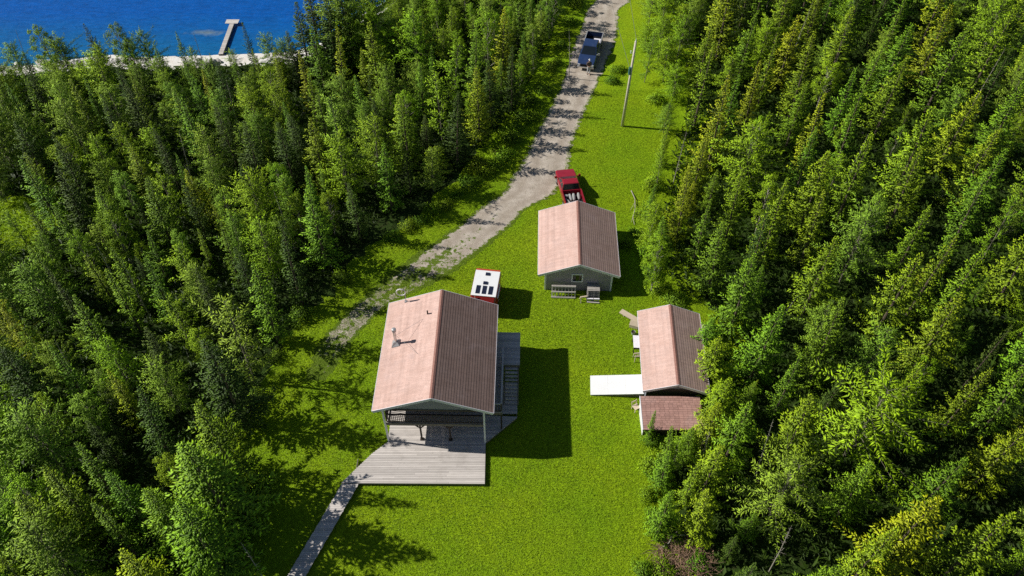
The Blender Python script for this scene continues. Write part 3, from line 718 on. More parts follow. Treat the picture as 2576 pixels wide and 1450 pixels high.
# ------------------------------------------------------------------ pickups
def pickup(name, label, paint, loc, rz, L, W, H, hood, cab, trimmat, facing_white=False):
    r = thing(name, label, 'pickup truck', loc, rz); h = W / 2; f = L / 2
    yh = f - hood; yc = yh - cab; belt = .62 * H; hz = belt - .02
    def sec(y, w, zb, zt, c=.09, c2=.05): return [(-w + .06, y, zb), (w - .06, y, zb), (w, y, zb + .12), (w, y, zt - c), (w - c, y, zt), (-w + c, y, zt), (-w, y, zt - c), (-w, y, zb + .12)]
    m = MB()
    m.loft([sec(f, h - .12, .45, hz - .20), sec(f - .10, h - .04, .38, hz - .10), sec(f - .55, h, .36, hz - .03), sec(yh + .25, h, .36, hz + .04), sec(yh - .05, h, .36, belt + .05), sec(yc + .02, h, .36, belt + .05)])
    m.build('body', paint, r, bevel=.03)
    # cabin: tapering greenhouse with a painted roof
    def cs(y, w, z): return (y, w, z)
    base = [(-h + .07, yh + .06), (h - .07, yh + .06), (h - .07, yc + .03), (-h + .07, yc + .03)]
    top = [(-h + .23, yh - .88), (h - .23, yh - .88), (h - .20, yc + .24), (-h + .20, yc + .24)]
    z0, z1 = belt + .03, H - .04
    m = MB(); m.loft([[(*p, z0) for p in base], [(*p, z1) for p in top], [(p[0] * .93, p[1] + (.06 if i > 1 else -.06), H) for i, p in enumerate(top)]])
    cabin = m.build('cabin', paint, r, bevel=.03)
    def pane(quad, nm, ins=.09, off=.012):
        c = sum((Vector(q) for q in quad), Vector()) / 4; n = (Vector(quad[1]) - Vector(quad[0])).cross(Vector(quad[3]) - Vector(quad[0])).normalized()
        if n.dot(c - Vector((0, (yh + yc) / 2, z0))) < 0: n = -n
        q2 = [Vector(q) + (c - Vector(q)).normalized() * ins + n * off for q in quad]
        m = MB(); m.hexa([q - n * .02 for q in q2] + q2); return m.build(nm, MT['glass'], r)
    B = [Vector((*p, z0)) for p in base]; T_ = [Vector((*p, z1)) for p in top]
    pane([B[0], B[1], T_[1], T_[0]], 'windscreen'); pane([B[2], B[3], T_[3], T_[2]], 'rear_window')
    for a, b in ((3, 0), (1, 2)):
        mid_b = B[a].lerp(B[b], .52); mid_t = T_[a].lerp(T_[b], .52)
        pane([B[a], mid_b, mid_t, T_[a]], 'side_window', .07); pane([mid_b, B[b], T_[b], mid_t], 'side_window', .07)
    # cargo bed, open on top
    m = MB(); t = .09; zb, zt = .40, belt + .06
    for sx in (-1, 1): m.box(min(sx * h, sx * (h - t)), max(sx * h, sx * (h - t)), -f + .06, yc, zb, zt)
    m.box(-h + t, h - t, yc - .06, yc, zb, zt)
    bed = m.build('cargo_bed', paint, r, bevel=.02)
    m = MB(); m.box(-h + t, h - t, -f + .14, yc - .06, .52, .60); m.build('bed_liner', MT['black'], bed)
    m = MB(); m.box(-h + t, h - t, -f + .05, -f + .12, .5, zt - .01); m.build('tailgate', paint, r, bevel=.015)
    m = MB()
    for sx in (-1, 1): m.box(min(sx * (h - .10), sx * (h + .005)), max(sx * (h - .10), sx * (h + .005)), -f + .06, yc - .02, zt + .001, zt + .03)
    m.box(-h + .1, h - .1, -f + .05, -f + .13, zt - .008, zt + .03); m.build('bed_rail', trimmat, bed)
    for yy, nm in ((f - .02, 'front_bumper'), (-f - .02, 'rear_bumper')):
        m = MB(); m.box(-h + .05, h - .05, yy - .06, yy + .07, .38, .56); m.build(nm, MT['chrome'], r, bevel=.03)
    m = MB(); m.box(-h + .38, h - .38, f - .03, f + .02, .58, hz - .22); m.build('grille', MT['black'], r)
    for sx in (-1, 1):
        m = MB(); m.box(min(sx * (h - .36), sx * (h - .10)), max(sx * (h - .36), sx * (h - .10)), f - .07, f + .02, .60, hz - .20); m.build('headlight', MT['lampwhite'], r, bevel=.02)
        m = MB(); m.box(min(sx * (h - .12), sx * (h + .006)), max(sx * (h - .12), sx * (h + .006)), -f + .03, -f + .10, .62, zt - .05); m.build('tail_light', MT['tail'], r)
        m = MB(); m.bar((sx * (h - .06), yh - .08, belt + .10), (sx * (h + .12), yh - .06, belt + .14), .05, .05); m.box(min(sx * (h + .08), sx * (h + .30)), max(sx * (h + .08), sx * (h + .30)), yh - .12, yh - .02, belt + .06, belt + .30); m.build('wing_mirror', trimmat if facing_white else paint, r, bevel=.015)
        for yy in (f - .95, -f + 1.05):
            m = MB(); m.tube([(sx * (h - .20), yy, .37), (sx * (h + .015), yy, .37)], .37, 20); w = m.build('wheel', MT['black'], r); m = MB(); m.tube([(sx * (h + .016), yy, .37), (sx * (h + .03), yy, .37)], .20, 14); m.build('rim', MT['galv'], w)
        m = MB(); m.box(min(sx * (h - .01), sx * (h + .012)), max(sx * (h - .01), sx * (h + .012)), yh - .55, yh - .38, belt - .12, belt - .08); m.build('door_handle', MT['chrome'], r)
    return r
RL, RW, RH = 5.35, 1.84, 1.62
red_rz = math.atan2(.69, 4.55)
RDV = Vector((-math.sin(red_rz), math.cos(red_rz), 0))
rc = Vector((4.85, 57.75, 0)) - RDV * (RL / 2)
redtruck = pickup('pickup_truck', 'maroon red pickup truck behind the garage with pale sacks in its bed', MT['redpaint'], rc, red_rz, RL, RW, RH, 1.35, 1.85, MT['redpaint'])
BL_, BWd, BH = 6.5, 1.92, 1.72
bd = Vector((9.42 - 7.82, 82.35 - 75.5, 0)).normalized(); blue_rz = math.atan2(bd.x, -bd.y)     # nose towards the house
bc = Vector((7.86, 75.45, 0)) + bd * (BL_ / 2)
bluetruck = pickup('pickup_truck', 'dark blue pickup truck on the dirt track with a person before its nose', MT['bluepaint'], bc, blue_rz, BL_, BWd, BH, 1.55, 2.55, MT['galv'], True)
def loc_in(o, x, y, z):
    c, s = math.cos(o.rotation_euler.z), math.sin(o.rotation_euler.z); return Vector((o.location.x + c * x - s * y, o.location.y + s * x + c * y, z))
# cargo
def sack(label, o, x, y, z, L, r, rot, tilt):
    m = MB(); n = 7
    m.loft([[(r * (.55 + .45 * math.sin(math.pi * (.08 + .84 * i / (n - 1)))) * math.cos(a) * (1 + .08 * math.sin(3 * a + i)), -L / 2 + L * i / (n - 1), r * .85 * (.55 + .45 * math.sin(math.pi * (.08 + .84 * i / (n - 1)))) * math.sin(a)) for a in np.linspace(0, 2 * math.pi, 11)[:-1]] for i in range(n)])
    ob = m.build('sack', MT['sack'], None, smooth=True); ob.location = loc_in(o, x, y, z); ob.rotation_euler = (tilt, 0, o.rotation_euler.z + rot)
    return tag(ob, label, 'sack', 'pale sacks carried in the red pickup')
sack('whitish sack lying slantwise at the left in the red pickup bed', redtruck, -.52, -1.72, .76, .85, .15, .45, .0)
sack('whitish sack propped against the cab, left of the red pickup bed', redtruck, -.55, -1.02, .82, .6, .15, 1.35, .0)
sack('pale sack second from the right in the red pickup bed', redtruck, .10, -1.25, .80, .75, .155, -.1, .25)
sack('pale sack between two others near the middle of the red pickup bed', redtruck, -.2, -1.25, .80, .72, .14, .1, .25)
sack('pale sack at the far right in the red pickup bed', redtruck, .56, -1.2, .80, .72, .14, -.05, .25)
bx = thing('crate', 'pale flat box in the blue pickup bed behind the cab', 'crate', loc_in(bluetruck, -.45, -1.55, .602), blue_rz)
m = MB(); m.box(-.36, .36, -.42, .42, 0, .38); m.build('crate_body', MT['white'], bx, bevel=.02); m = MB(); m.box(-.38, .38, -.44, .44, .382, .43); m.build('lid', MT['white'], bx, bevel=.015)

# ------------------------------------------------------------------ person
def skin_mesh(name, chain, mat, parent, sub=2):
    """chain: verts {key:(pos, radius)}, edges; grows one continuous surface"""
    verts, edges = chain; keys = list(verts)
    me = bpy.data.meshes.new(name); me.from_pydata([verts[k_][0] for k_ in keys], [(keys.index(a), keys.index(b)) for a, b in edges], [])
    o = bpy.data.objects.new(name, me); COL.objects.link(o)
    sk = o.modifiers.new('s', 'SKIN'); sk.use_smooth_shade = True; ss = o.modifiers.new('u', 'SUBSURF'); ss.levels = sub; ss.render_levels = sub
    for i, k_ in enumerate(keys):
        rr = verts[k_][1]; me.skin_vertices[0].data[i].radius = rr if isinstance(rr, tuple) else (rr, rr)
    me.skin_vertices[0].data[0].use_root = True
    dg = bpy.context.evaluated_depsgraph_get(); ev = o.evaluated_get(dg); nm = bpy.data.meshes.new_from_object(ev)
    o.modifiers.clear(); o.data = nm; nm.materials.clear(); nm.materials.append(mat)
    o.parent = parent; return o
pp = at(1480, 187); per = thing('person', 'person in a brown jacket, pale trousers and white cap standing before the blue pickup', 'person', (pp[0], pp[1], 0), math.radians(8))
# faces -y; stands mid-step with both hands held together before the waist
J = {'pel': ((0, 0, .98), (.13, .10)), 'wst': ((0, .0, 1.12), (.125, .095)), 'che': ((0, .01, 1.32), (.155, .105)), 'nb': ((0, .01, 1.48), (.075, .07)), 'nt': ((0, 0, 1.56), .052),
     'h0': ((0, -.01, 1.63), (.07, .08)), 'h1': ((0, -.01, 1.71), (.078, .095)), 'h2': ((0, 0, 1.79), (.06, .075)), 'nose': ((0, -.105, 1.675), .016)}
E_ = [('pel', 'wst'), ('wst', 'che'), ('che', 'nb'), ('nb', 'nt'), ('nt', 'h0'), ('h0', 'h1'), ('h1', 'h2'), ('h0', 'nose')]
for s_, n_ in ((-1, 'l'), (1, 'r')):
    stp = .10 * s_
    J.update({'hip' + n_: ((.09 * s_, 0, .92), .088), 'kn' + n_: ((.10 * s_, -.03 - stp * .4, .50), .058), 'an' + n_: ((.105 * s_, .01 - stp, .09), .04), 'toe' + n_: ((.12 * s_, -.16 - stp, .035), .035),
              'sh' + n_: ((.19 * s_, .01, 1.43), .058), 'el' + n_: ((.25 * s_, .0, 1.16), .043), 'wr' + n_: ((.10 * s_, -.22, 1.07), .028), 'pa' + n_: ((.045 * s_, -.27, 1.06), .034)})
    E_ += [('pel', 'hip' + n_), ('hip' + n_, 'kn' + n_), ('kn' + n_, 'an' + n_), ('an' + n_, 'toe' + n_), ('che', 'sh' + n_), ('sh' + n_, 'el' + n_), ('el' + n_, 'wr' + n_), ('wr' + n_, 'pa' + n_)]
    for q, (dz, ln) in enumerate(((.03, .065), (.012, .08), (-.006, .075), (-.022, .06))):
        J['f%d%s' % (q, n_)] = ((.02 * s_, -.27 - ln * .55, 1.06 + dz), .010); J['g%d%s' % (q, n_)] = ((-.01 * s_, -.27 - ln * .75, 1.05 + dz), .009)
        E_ += [('pa' + n_, 'f%d%s' % (q, n_)), ('f%d%s' % (q, n_), 'g%d%s' % (q, n_))]
    J['th' + n_] = ((.03 * s_, -.29, 1.11), .010); E_.append(('pa' + n_, 'th' + n_))
skin_mesh('body', (J, E_), MT['skin'], per)
JK = {k_: v for k_, v in {'pel': ((0, 0, .93), (.165, .135)), 'wst': ((0, 0, 1.12), (.16, .13)), 'che': ((0, .01, 1.32), (.185, .138)), 'nb': ((0, .01, 1.49), (.085, .08)),
      'shl': ((-.20, .01, 1.43), .078), 'ell': ((-.255, .0, 1.16), .064), 'wrl': ((-.115, -.205, 1.075), .045), 'shr': ((.20, .01, 1.43), .078), 'elr': ((.255, .0, 1.16), .064), 'wrr': ((.115, -.205, 1.075), .045)}.items()}
skin_mesh('jacket', (JK, [('pel', 'wst'), ('wst', 'che'), ('che', 'nb'), ('che', 'shl'), ('shl', 'ell'), ('ell', 'wrl'), ('che', 'shr'), ('shr', 'elr'), ('elr', 'wrr')]), MT['jacket'], per)
TR = {'pel': ((0, 0, .96), (.15, .12))}; TE = []
for s_, n_ in ((-1, 'l'), (1, 'r')):
    stp = .10 * s_
    TR.update({'hip' + n_: ((.09 * s_, 0, .88), .106), 'kn' + n_: ((.10 * s_, -.03 - stp * .4, .50), .084), 'an' + n_: ((.105 * s_, .01 - stp, .10), .07)}); TE += [('pel', 'hip' + n_), ('hip' + n_, 'kn' + n_), ('kn' + n_, 'an' + n_)]
skin_mesh('trousers', (TR, TE), MT['trouser'], per)
m = MB(); m.tube([(0, 0, 1.755), (0, .0, 1.80), (0, .01, 1.845), (0, .01, 1.86)], [.100, .104, .075, .02], 14); m.loft([[(-.075, -.08, 1.765), (.075, -.08, 1.765), (.05, -.175, 1.755), (-.05, -.175, 1.755)], [(-.075, -.08, 1.78), (.075, -.08, 1.78), (.05, -.175, 1.765), (-.05, -.175, 1.765)]]); m.build('cap', MT['cap'], per, smooth=True)
m = MB(); m.tube([(0, .035, 1.63), (0, .035, 1.70), (0, .02, 1.765)], [.06, .085, .09], 12); m.build('hair', MT['hair'], per, smooth=True)
for s_ in (-1, 1):
    m = MB(); m.tube([(.032 * s_, -.094, 1.70), (.032 * s_, -.102, 1.70)], .011, 8); m.build('eye', MT['hair'], per)
    m = MB(); m.tube([(.118 * s_, .03 - .1 * s_, .03), (.120 * s_, -.08 - .1 * s_, .035), (.124 * s_, -.19 - .1 * s_, .02)], [.045, .05, .035], 8); m.build('shoe', MT['hair'], per)
m = MB(); m.bar((-.025, -.103, 1.645), (.025, -.103, 1.645), .012, .008); m.build('mouth', simple('lips', (.35, .14, .12)), per)

# ------------------------------------------------------------------ utility pole and lines
pole = thing('utility_pole', 'tall pale wooden utility pole standing on the grass right of the track', 'utility pole', (11.03, 65.57, 0))
m = MB(); m.tube([(0, 0, 0), (.12, 0, 5), (.24, 0, 9.5)], [.15, .125, .10], 12); m.build('pole', MT['pole'], pole, smooth=True)
m = MB(); m.tube([(.01, -.14, 6.1), (.01, -.14, 6.85)], .13, 12); m.bar((.1, -.02, 6.4), (.02, -.12, 6.4), .05, .2); m.build('transformer', MT['teal'], pole)
m = MB(); m.tube([(.06, -.1, 8.35), (-.12, -.16, 8.4), (-.12, -.16, 8.62)], [.03, .06, .05], 8); m.build('insulator', MT['lampwhite'], pole)
m = MB(); m.tube([(.24, 0, 9.48), (.24, 0, 9.75)], [.05, .03], 8); m.build('insulator', MT['lampwhite'], pole)
def cable(p, q, sag, label, r=.015):
    p = Vector(p); q = Vector(q); m = MB(); pts = []
    for i in range(25):
        t = i / 24; z = p.lerp(q, t); z.z -= sag * 4 * t * (1 - t); pts.append(z)
    m.tube(pts, r, 5); o = m.build('power_line', MT['wire']); return tag(o, label, 'cable')
top = Vector((11.27, 65.57, 9.75)); cable(top, (13.2, 125, 10.5), 1.2, 'thin overhead line running away from the top of the utility pole')
cable((10.95, 65.45, 6.9), (8.2, 118, 9.0), 1.0, 'thin lower overhead line meeting the utility pole at its box')

# ------------------------------------------------------------------ things lying about
def frame_thing(name, label, cat, loc, rz, w, hgt, tilt, nv, rails, mat, group=None):
    t = thing(name, label, cat, loc, rz, group); t.rotation_euler = (tilt, 0, rz)
    for i in range(nv):
        x = -w / 2 + w * i / (nv - 1); m = MB(); wd = .09 if i in (0, nv - 1) else .07
        m.box(x - wd / 2, x + wd / 2, -.02, .02, 0, hgt, random.uniform(.8, 1.1)); m.build('slat', mat, t)
    for z in rails:
        m = MB(); m.box(-w / 2 - .045, w / 2 + .045, -.11, -.021, z, z + .085, random.uniform(.9, 1.1)); m.build('rail', mat, t)
        m = MB(); m.box(-w / 2 - .045, w / 2 + .045, .021, .10, z, z + .085, random.uniform(.7, .9)); m.build('rail', mat, t)
    return t
frame_thing('pallet', 'wide slatted wooden pallet leaning under the garage window, at left', 'pallet', (4.17, 42.50, 0.02), GY, 1.86, 1.10, math.radians(-20), 8, (0, .5, 1.0), MT['greywood'])
t = thing('pallet_stack', 'stack of grey pallet boards against the garage wall right of the window', 'pallets', (6.57, 42.62, 0), GY)
for i in range(6):
    z = .02 + i * .16
    for q in range(5):
        m = MB(); m.box(-.50, .50, -.36 + q * .165 + i * .03, -.24 + q * .165 + i * .03, z + .09, z + .115, random.uniform(.55, .8) if i < 5 else random.uniform(.6, .95)); m.build('board', MT['greywood'], t)
    for x in (-.46, 0, .42):
        m = MB(); m.box(x, x + .07, -.37 + i * .03, .41 + i * .03, z, z + .088, .6); m.build('bearer', MT['greywood'], t)
for q, (x0, x1) in enumerate(((-.50, .0), (.04, .50))):
    m = MB(); m.box(x0, x1, -.56, -.45, .30, .34, 1.25); m.build('board', MT['white'], t)
m = MB(); m.box(-.46, -.40, -.56, -.50, 0, .3); m.box(.40, .46, -.56, -.50, 0, .3); m.bar((-.5, -.66, .08), (.5, -.72, .08), .09, .05); m.bar((-.5, -.52, .05), (.5, -.52, .05), .08, .05); m.build('bearer', MT['greywood'], t)
t = thing('sawhorse', 'small pale sawhorse standing between the two pallet stacks', 'sawhorse', (5.78, 42.2, 0), .2)
m = MB(); m.box(-.28, .28, -.06, .06, .42, .50); m.build('top_bar', MT['palewood'], t)
for sx in (-1, 1):
    for sy in (-1, 1): m = MB(); m.bar((sx * .22, sy * .03, .42), (sx * .28, sy * .24, 0), .05, .05); m.build('leg', MT['palewood'], t)
t = thing('board', 'long pale board leaning out beyond the far left corner of the shed', 'board', (9.35, 40.42, .18), math.atan2(-1.0, 1.25))
m = MB(); m.box(-.85, .85, -.24, .24, 0, .05); m.build('plank', MT['palewood'], t); m = MB(); m.box(-.5, -.4, -.2, .2, -.18, -.002); m.box(.4, .5, -.2, .2, -.18, -.002); m.build('batten', MT['palewood'], t)
t = thing('wooden_crate', 'tan wooden crate beneath the leaning board at the left wall of the shed', 'crate', (9.62, 39.55, 0), -.35)
m = MB()
for q in range(5): m.box(-.36, .36, -.27 + q * .11, -.17 + q * .11, .30, .33, random.uniform(.85, 1.1))
m.build('lid', MT['palewood'], t)
m = MB(); m.box(-.34, .34, -.26, -.235, .02, .298); m.box(-.34, .34, .235, .26, .02, .298); m.box(-.34, -.315, -.233, .233, .02, .298); m.box(.315, .34, -.233, .233, .02, .298); m.build('side', MT['palewood'], t)
t = thing('bucket', 'dark round bucket on the grass between the tan crate and the white topped table', 'bucket', (9.47, 38.75, 0))
m = MB(); m.tube([(0, 0, 0), (0, 0, .30)], [.13, .17], 14, caps=False); m.build('bucket_side', MT['galv'], t); m = MB(); m.tube([(0, 0, .02), (0, 0, .22)], [.125, .15], 14); m.build('contents', MT['darkwood'], t)
t = thing('table', 'white topped work table standing against the left wall of the shed', 'table', (9.62, 37.42, 0), SY)
m = MB(); m.box(-.34, .34, -.60, .60, .71, .75); m.build('table_top', MT['white'], t, bevel=.01)
for sx in (-1, 1):
    for sy in (-1, 1): m = MB(); m.box(sx * .29 - .03, sx * .29 + .03, sy * .54 - .03, sy * .54 + .03, 0, .708); m.build('leg', MT['darkwood'], t)
m = MB(); m.box(-.30, .30, -.54, -.50, .45, .70); m.build('apron', MT['darkwood'], t)
t = thing('chair', 'pale wooden chair frame on the grass near the table by the shed', 'chair', (9.50, 36.28, 0), .1)
for sx in (-1, 1):
    for sy in (-1, 1): m = MB(); m.bar((sx * .22, sy * .25, 0), (sx * .20, sy * .22, .45 if sy > 0 else .85), .05, .05); m.build('leg', MT['palewood'], t)
m = MB(); m.box(-.22, .22, .19, .26, .44, .50); m.box(-.22, .22, -.1, -.02, .44, .48); m.build('seat', MT['palewood'], t); m = MB(); m.box(-.20, .20, -.255, -.21, .74, .84); m.build('backrest', MT['palewood'], t)
t = thing('chair', 'small pale wooden chair beside the lean-to wall, below the white ramp', 'chair', (8.95, 31.75, 0), .5)
for sx in (-1, 1):
    for sy in (-1, 1): m = MB(); m.bar((sx * .2, sy * .2, 0), (sx * .18, sy * .18, .38), .045, .045); m.build('leg', MT['palewood'], t)
m = MB(); m.box(-.22, .22, -.22, .22, .382, .42); m.build('seat', MT['palewood'], t); m = MB(); m.bar((-.2, .24, .43), (-.2, .3, .8), .04); m.bar((.2, .24, .43), (.2, .3, .8), .04); m.box(-.2, .2, .27, .31, .66, .78); m.build('backrest', MT['palewood'], t)
t = thing('lumber_pile', 'few pale boards lying behind the right wall of the shed', 'lumber', (14.75, 39.0, 0), 1.25)
for i in range(4):
    m = MB(); m.box(-.9 + i * .06, .85 - i * .09, -.3 + i * .16, -.17 + i * .16, .02 + .03 * (i % 2), .06 + .03 * (i % 2), random.uniform(.8, 1.1)); m.build('board', MT['palewood'], t)
# dry brush pile at the bottom right, and grey fallen branches
def sticks(name, label, cat, c, n, rad, hgt, ln, r, mat):
    m = MB()
    for i in range(n):
        a = random.uniform(0, 6.28); rr = rad * math.sqrt(random.random()); x, y = c[0] + rr * math.cos(a) * 1.2, c[1] + rr * math.sin(a)
        th = random.uniform(0, 6.28); L = random.uniform(.5, 1) * ln; z = random.uniform(.03, hgt) * (1 - .6 * rr / rad); dz = random.uniform(-.25, .25) * L
        m.tube([(x, y, z), (x + math.cos(th) * L * .5, y + math.sin(th) * L * .5, max(.03, z + dz * .5 + random.uniform(0, .1))), (x + math.cos(th + .3) * L, y + math.sin(th + .3) * L, max(.02, z + dz))], [r, r * .8, r * .4], 4, random.uniform(.5, 1.9))
    o = m.build(name, mat, fix=False); return tag(o, label, cat)
sticks('brush_pile', 'heap of dry brown brush and twigs at the lower right edge of the lawn', 'brush pile', (10.9, 20.6), 420, 1.55, .45, 1.1, .022, MT['stick'])
def branch(label, pts, r, forks):
    m = MB(); m.tube(pts, [r] + [r * .8] * (len(pts) - 2) + [r * .35], 6)
    for a, b in forks: m.tube([a, b], [r * .55, r * .25], 5)
    return tag(m.build('fallen_branch', MT['palebark']), label, 'branch')
p = lambda u, v, z=.06: tuple(at(u, v, z))
branch('bare grey branch lying at the lower right edge of the lawn near the brush pile', [p(1655, 1385), p(1683, 1366, .3), p(1690, 1350, .5), p(1703, 1338, .5)], .04, [(p(1686, 1347, .5), p(1735, 1346, .6))])
branch('long crooked pale branch on the grass right of the garage', [p(1588, 480), p(1597, 500, .2), p(1598, 525, .25), p(1592, 548, .2), p(1596, 566)], .05, [(p(1597, 510, .2), p(1585, 530)), (p(1594, 540, .2), p(1588, 560))])

# ------------------------------------------------------------------ jetty and boulders
jt = thing('jetty', 'narrow grey T-shaped jetty reaching out into the blue lake', 'jetty', (-32.9, 80, -.2))
a, b = np.array(at(555, 136, .12)), np.array(at(583, 60, .12)); o0 = np.array([-32.9, 80, -.2]); m = MB(); n = 46; dd = b - a; nv_ = np.array([dd[1], -dd[0], 0]) / np.linalg.norm(dd) * .25
for i in range(n):
    q0, q1 = a + dd * i / n - o0, a + dd * (i + .88) / n - o0
    m.hexa([q0 - nv_ - [0, 0, .05], q0 + nv_ - [0, 0, .05], q1 + nv_ - [0, 0, .05], q1 - nv_ - [0, 0, .05], q0 - nv_, q0 + nv_, q1 + nv_, q1 - nv_], random.uniform(.8, 1.1))
m.build('walkway', MT['deck'], jt)
m = MB()
for sg in (-1, 1): m.bar(a - o0 + nv_ * sg * .85 - [0, 0, .15], b - o0 + nv_ * sg * .85 - [0, 0, .15], .08, .2)
m.build('stringer', MT['deckside'], jt)
pc = np.array(at(584, 55, .14)) - o0; m = MB()
for i in range(12): m.box(pc[0] - .75, pc[0] + .75, pc[1] - .42 + i * .075, pc[1] - .355 + i * .075, pc[2] - .03, pc[2] + .02, random.uniform(.95, 1.2))
m.build('platform', MT['deck'], jt)
for i in range(7):
    for sg in (-1, 1):
        q = a + dd * (i + .5) / 7 - o0 + nv_ * sg * .85; m = MB(); m.tube([q - [0, 0, 1.3], q + [0, 0, -.06]], .07, 8); m.build('pile', MT['deckside'], jt)
import bmesh
def boulder(x, y, s, label):
    bm = bmesh.new(); bmesh.ops.create_icosphere(bm, subdivisions=3, radius=1)
    ph = [random.uniform(0, 6) for _ in range(6)]
    for v in bm.verts:
        c = v.co; k_ = 1 + .18 * math.sin(3 * c.x + ph[0]) + .15 * math.sin(4 * c.y + ph[1]) + .12 * math.sin(5 * c.z + ph[2]) + .06 * math.sin(11 * c.x + 9 * c.y + ph[3])
        v.co = Vector((c.x * s * 1.3, c.y * s, max(c.z, -.3) * s * .6)) * k_
    me = bpy.data.meshes.new('boulder'); bm.to_mesh(me); bm.free(); me.materials.append(MT['rock']); set_tint(me, np.ones((len(me.vertices), 4)))
    o = link('boulder', me, None, (x, y, .02)); o.rotation_euler = (0, 0, random.uniform(0, 3)); return tag(o, label, 'boulder', 'pale boulders along the beach')
for i, (u, v, s) in enumerate(((500, 160, .55), (530, 163, .7), (548, 158, .45), (470, 161, .5), (110, 158, .5), (45, 166, .45))):
    q = at(u, v); boulder(q[0], q[1], s, ['pale boulder on the white beach left of the foot of the jetty', 'largest pale boulder on the beach below the jetty', 'pale boulder nearest the foot of the jetty', 'pale boulder on the beach well left of the jetty', 'pale boulder at the left end of the beach beside a bright tree', 'pale boulder at the extreme left of the beach'][i])

# ------------------------------------------------------------------ vegetation
def spindles(P0, P1, Wd, col, sides=3):
    """many small elongated tufts as one triangle soup"""
    P0 = np.asarray(P0); P1 = np.asarray(P1); Wd = np.asarray(Wd)[:, None]; N = len(P0); d = P1 - P0; L = np.linalg.norm(d, axis=1, keepdims=True) + 1e-9; d = d / L
    h = np.where(np.abs(d[:, 2:3]) > .9, np.array([[1., 0, 0]]), np.array([[0, 0, 1.]])); a = np.cross(d, h); a /= np.linalg.norm(a, axis=1, keepdims=True); b = np.cross(a, d)
    V = np.zeros((N, sides + 2, 3)); V[:, 0] = P0; V[:, -1] = P1; mid = P0 + (P1 - P0) * .42
    ph = RNG.uniform(0, 6.28, (N, 1))
    for k in range(sides):
        t = ph + 2 * math.pi * k / sides; V[:, 1 + k] = mid + (a * np.cos(t) + b * np.sin(t) * .75) * Wd
    tri = []
    for k in range(sides):
        k2 = (k + 1) % sides; tri += [(0, 1 + k2, 1 + k), (sides + 1, 1 + k, 1 + k2)]
    T = (np.arange(N)[:, None, None] * (sides + 2) + np.array(tri)[None]).reshape(-1, 3)
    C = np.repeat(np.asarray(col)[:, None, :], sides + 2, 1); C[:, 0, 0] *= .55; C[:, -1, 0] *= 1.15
    return V.reshape(-1, 3), T, np.clip(C.reshape(-1, 3), 0, 1.3)

def trunk_mesh(name, pts, rs, mat, extra=()):
    m = MB(); m.tube(pts, rs, 7)
    for a_, b_, r0, r1 in extra: m.tube([a_, b_], [r0, r1], 4, caps=False)
    o = m.build(name, mat, None); me = o.data; bpy.data.objects.remove(o); return me

def spruce(h, R, seed, dense=1.0):
    r = random.Random(seed); P0, P1, W, C = [], [], [], []; lean = [(r.uniform(-.02, .02) * h) for _ in range(2)]
    z = .05 * h; ex = []; lump = [r.uniform(0, 6.28) for _ in range(4)]
    def ax(z): t = z / h; return Vector((lean[0] * t * t, lean[1] * t * t, z))
    while z < h * .985:
        fr = z / h; rm = R * (1.03 - fr) ** 1.08 * (1 if fr > .14 else .75); nb = max(3, int((4.2 + 2.2 * (1 - fr)) * dense)); a0 = r.uniform(0, 6.28)
        for bI in range(nb):
            az = a0 + 6.28 * bI / nb + r.uniform(-.35, .35)
            ln = rm * r.uniform(.55, 1.25) * (1 + .22 * math.sin(2 * az + lump[0] + z * 1.1) + .12 * math.sin(3 * az + lump[1] - z * 1.7)); el = -.30 + .95 * fr + r.uniform(-.15, .15); d = Vector((math.cos(az), math.sin(az), 0)); s = Vector((-d.y, d.x, 0))
            if r.random() < .09: continue
            b0 = ax(z)
            def pt(t): return b0 + d * (ln * t) + Vector((0, 0, el * ln * t + .32 * ln * t * t * (1 - fr * .6)))
            step = .205 / max(ln, .25); t = max(.18, .30 - .1 * fr)
            while t < 1.0:
                for sg in (-1, 1):
                    q = pt(t); dirv = (d * r.uniform(.5, .9) + s * sg * r.uniform(.55, .95) + Vector((0, 0, el * .45 + r.uniform(-.12, .42)))).normalized()
                    tl = r.uniform(.38, .70) * (1.15 - .55 * t) * (.55 + .2 * R) * (1.0 if fr < .6 else 1.0 - 1.25 * (fr - .6))
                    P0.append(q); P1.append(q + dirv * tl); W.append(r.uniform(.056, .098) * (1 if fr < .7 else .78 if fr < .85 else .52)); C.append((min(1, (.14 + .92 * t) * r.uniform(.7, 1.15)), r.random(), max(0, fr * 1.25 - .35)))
                t += step * r.uniform(.8, 1.25)
            q = pt(.9); P0.append(q); P1.append(pt(1.0) + (pt(1.0) - q).normalized() * .16); W.append(.085); C.append((1.0, r.random(), max(0, fr * 1.25 - .35)))
        z += r.uniform(.33, .56) * (1 - .42 * fr) / dense ** .3
    for i in range(5): q = ax(h * (.90 + .02 * i)); P0.append(q); P1.append(q + Vector((r.uniform(-.05, .05), r.uniform(-.05, .05), .34))); W.append(.055 - .005 * i); C.append((1, r.random(), 1))
    V, T, Cc = spindles(P0, P1, W, C)
    return np_mesh('crown', V, T, Cc, MT['needles']), trunk_mesh('trunk', [ax(0), ax(h * .4), ax(h * .97)], [.022 * h * .55 + .03, .012 * h * .55 + .03, .012], MT['bark'])

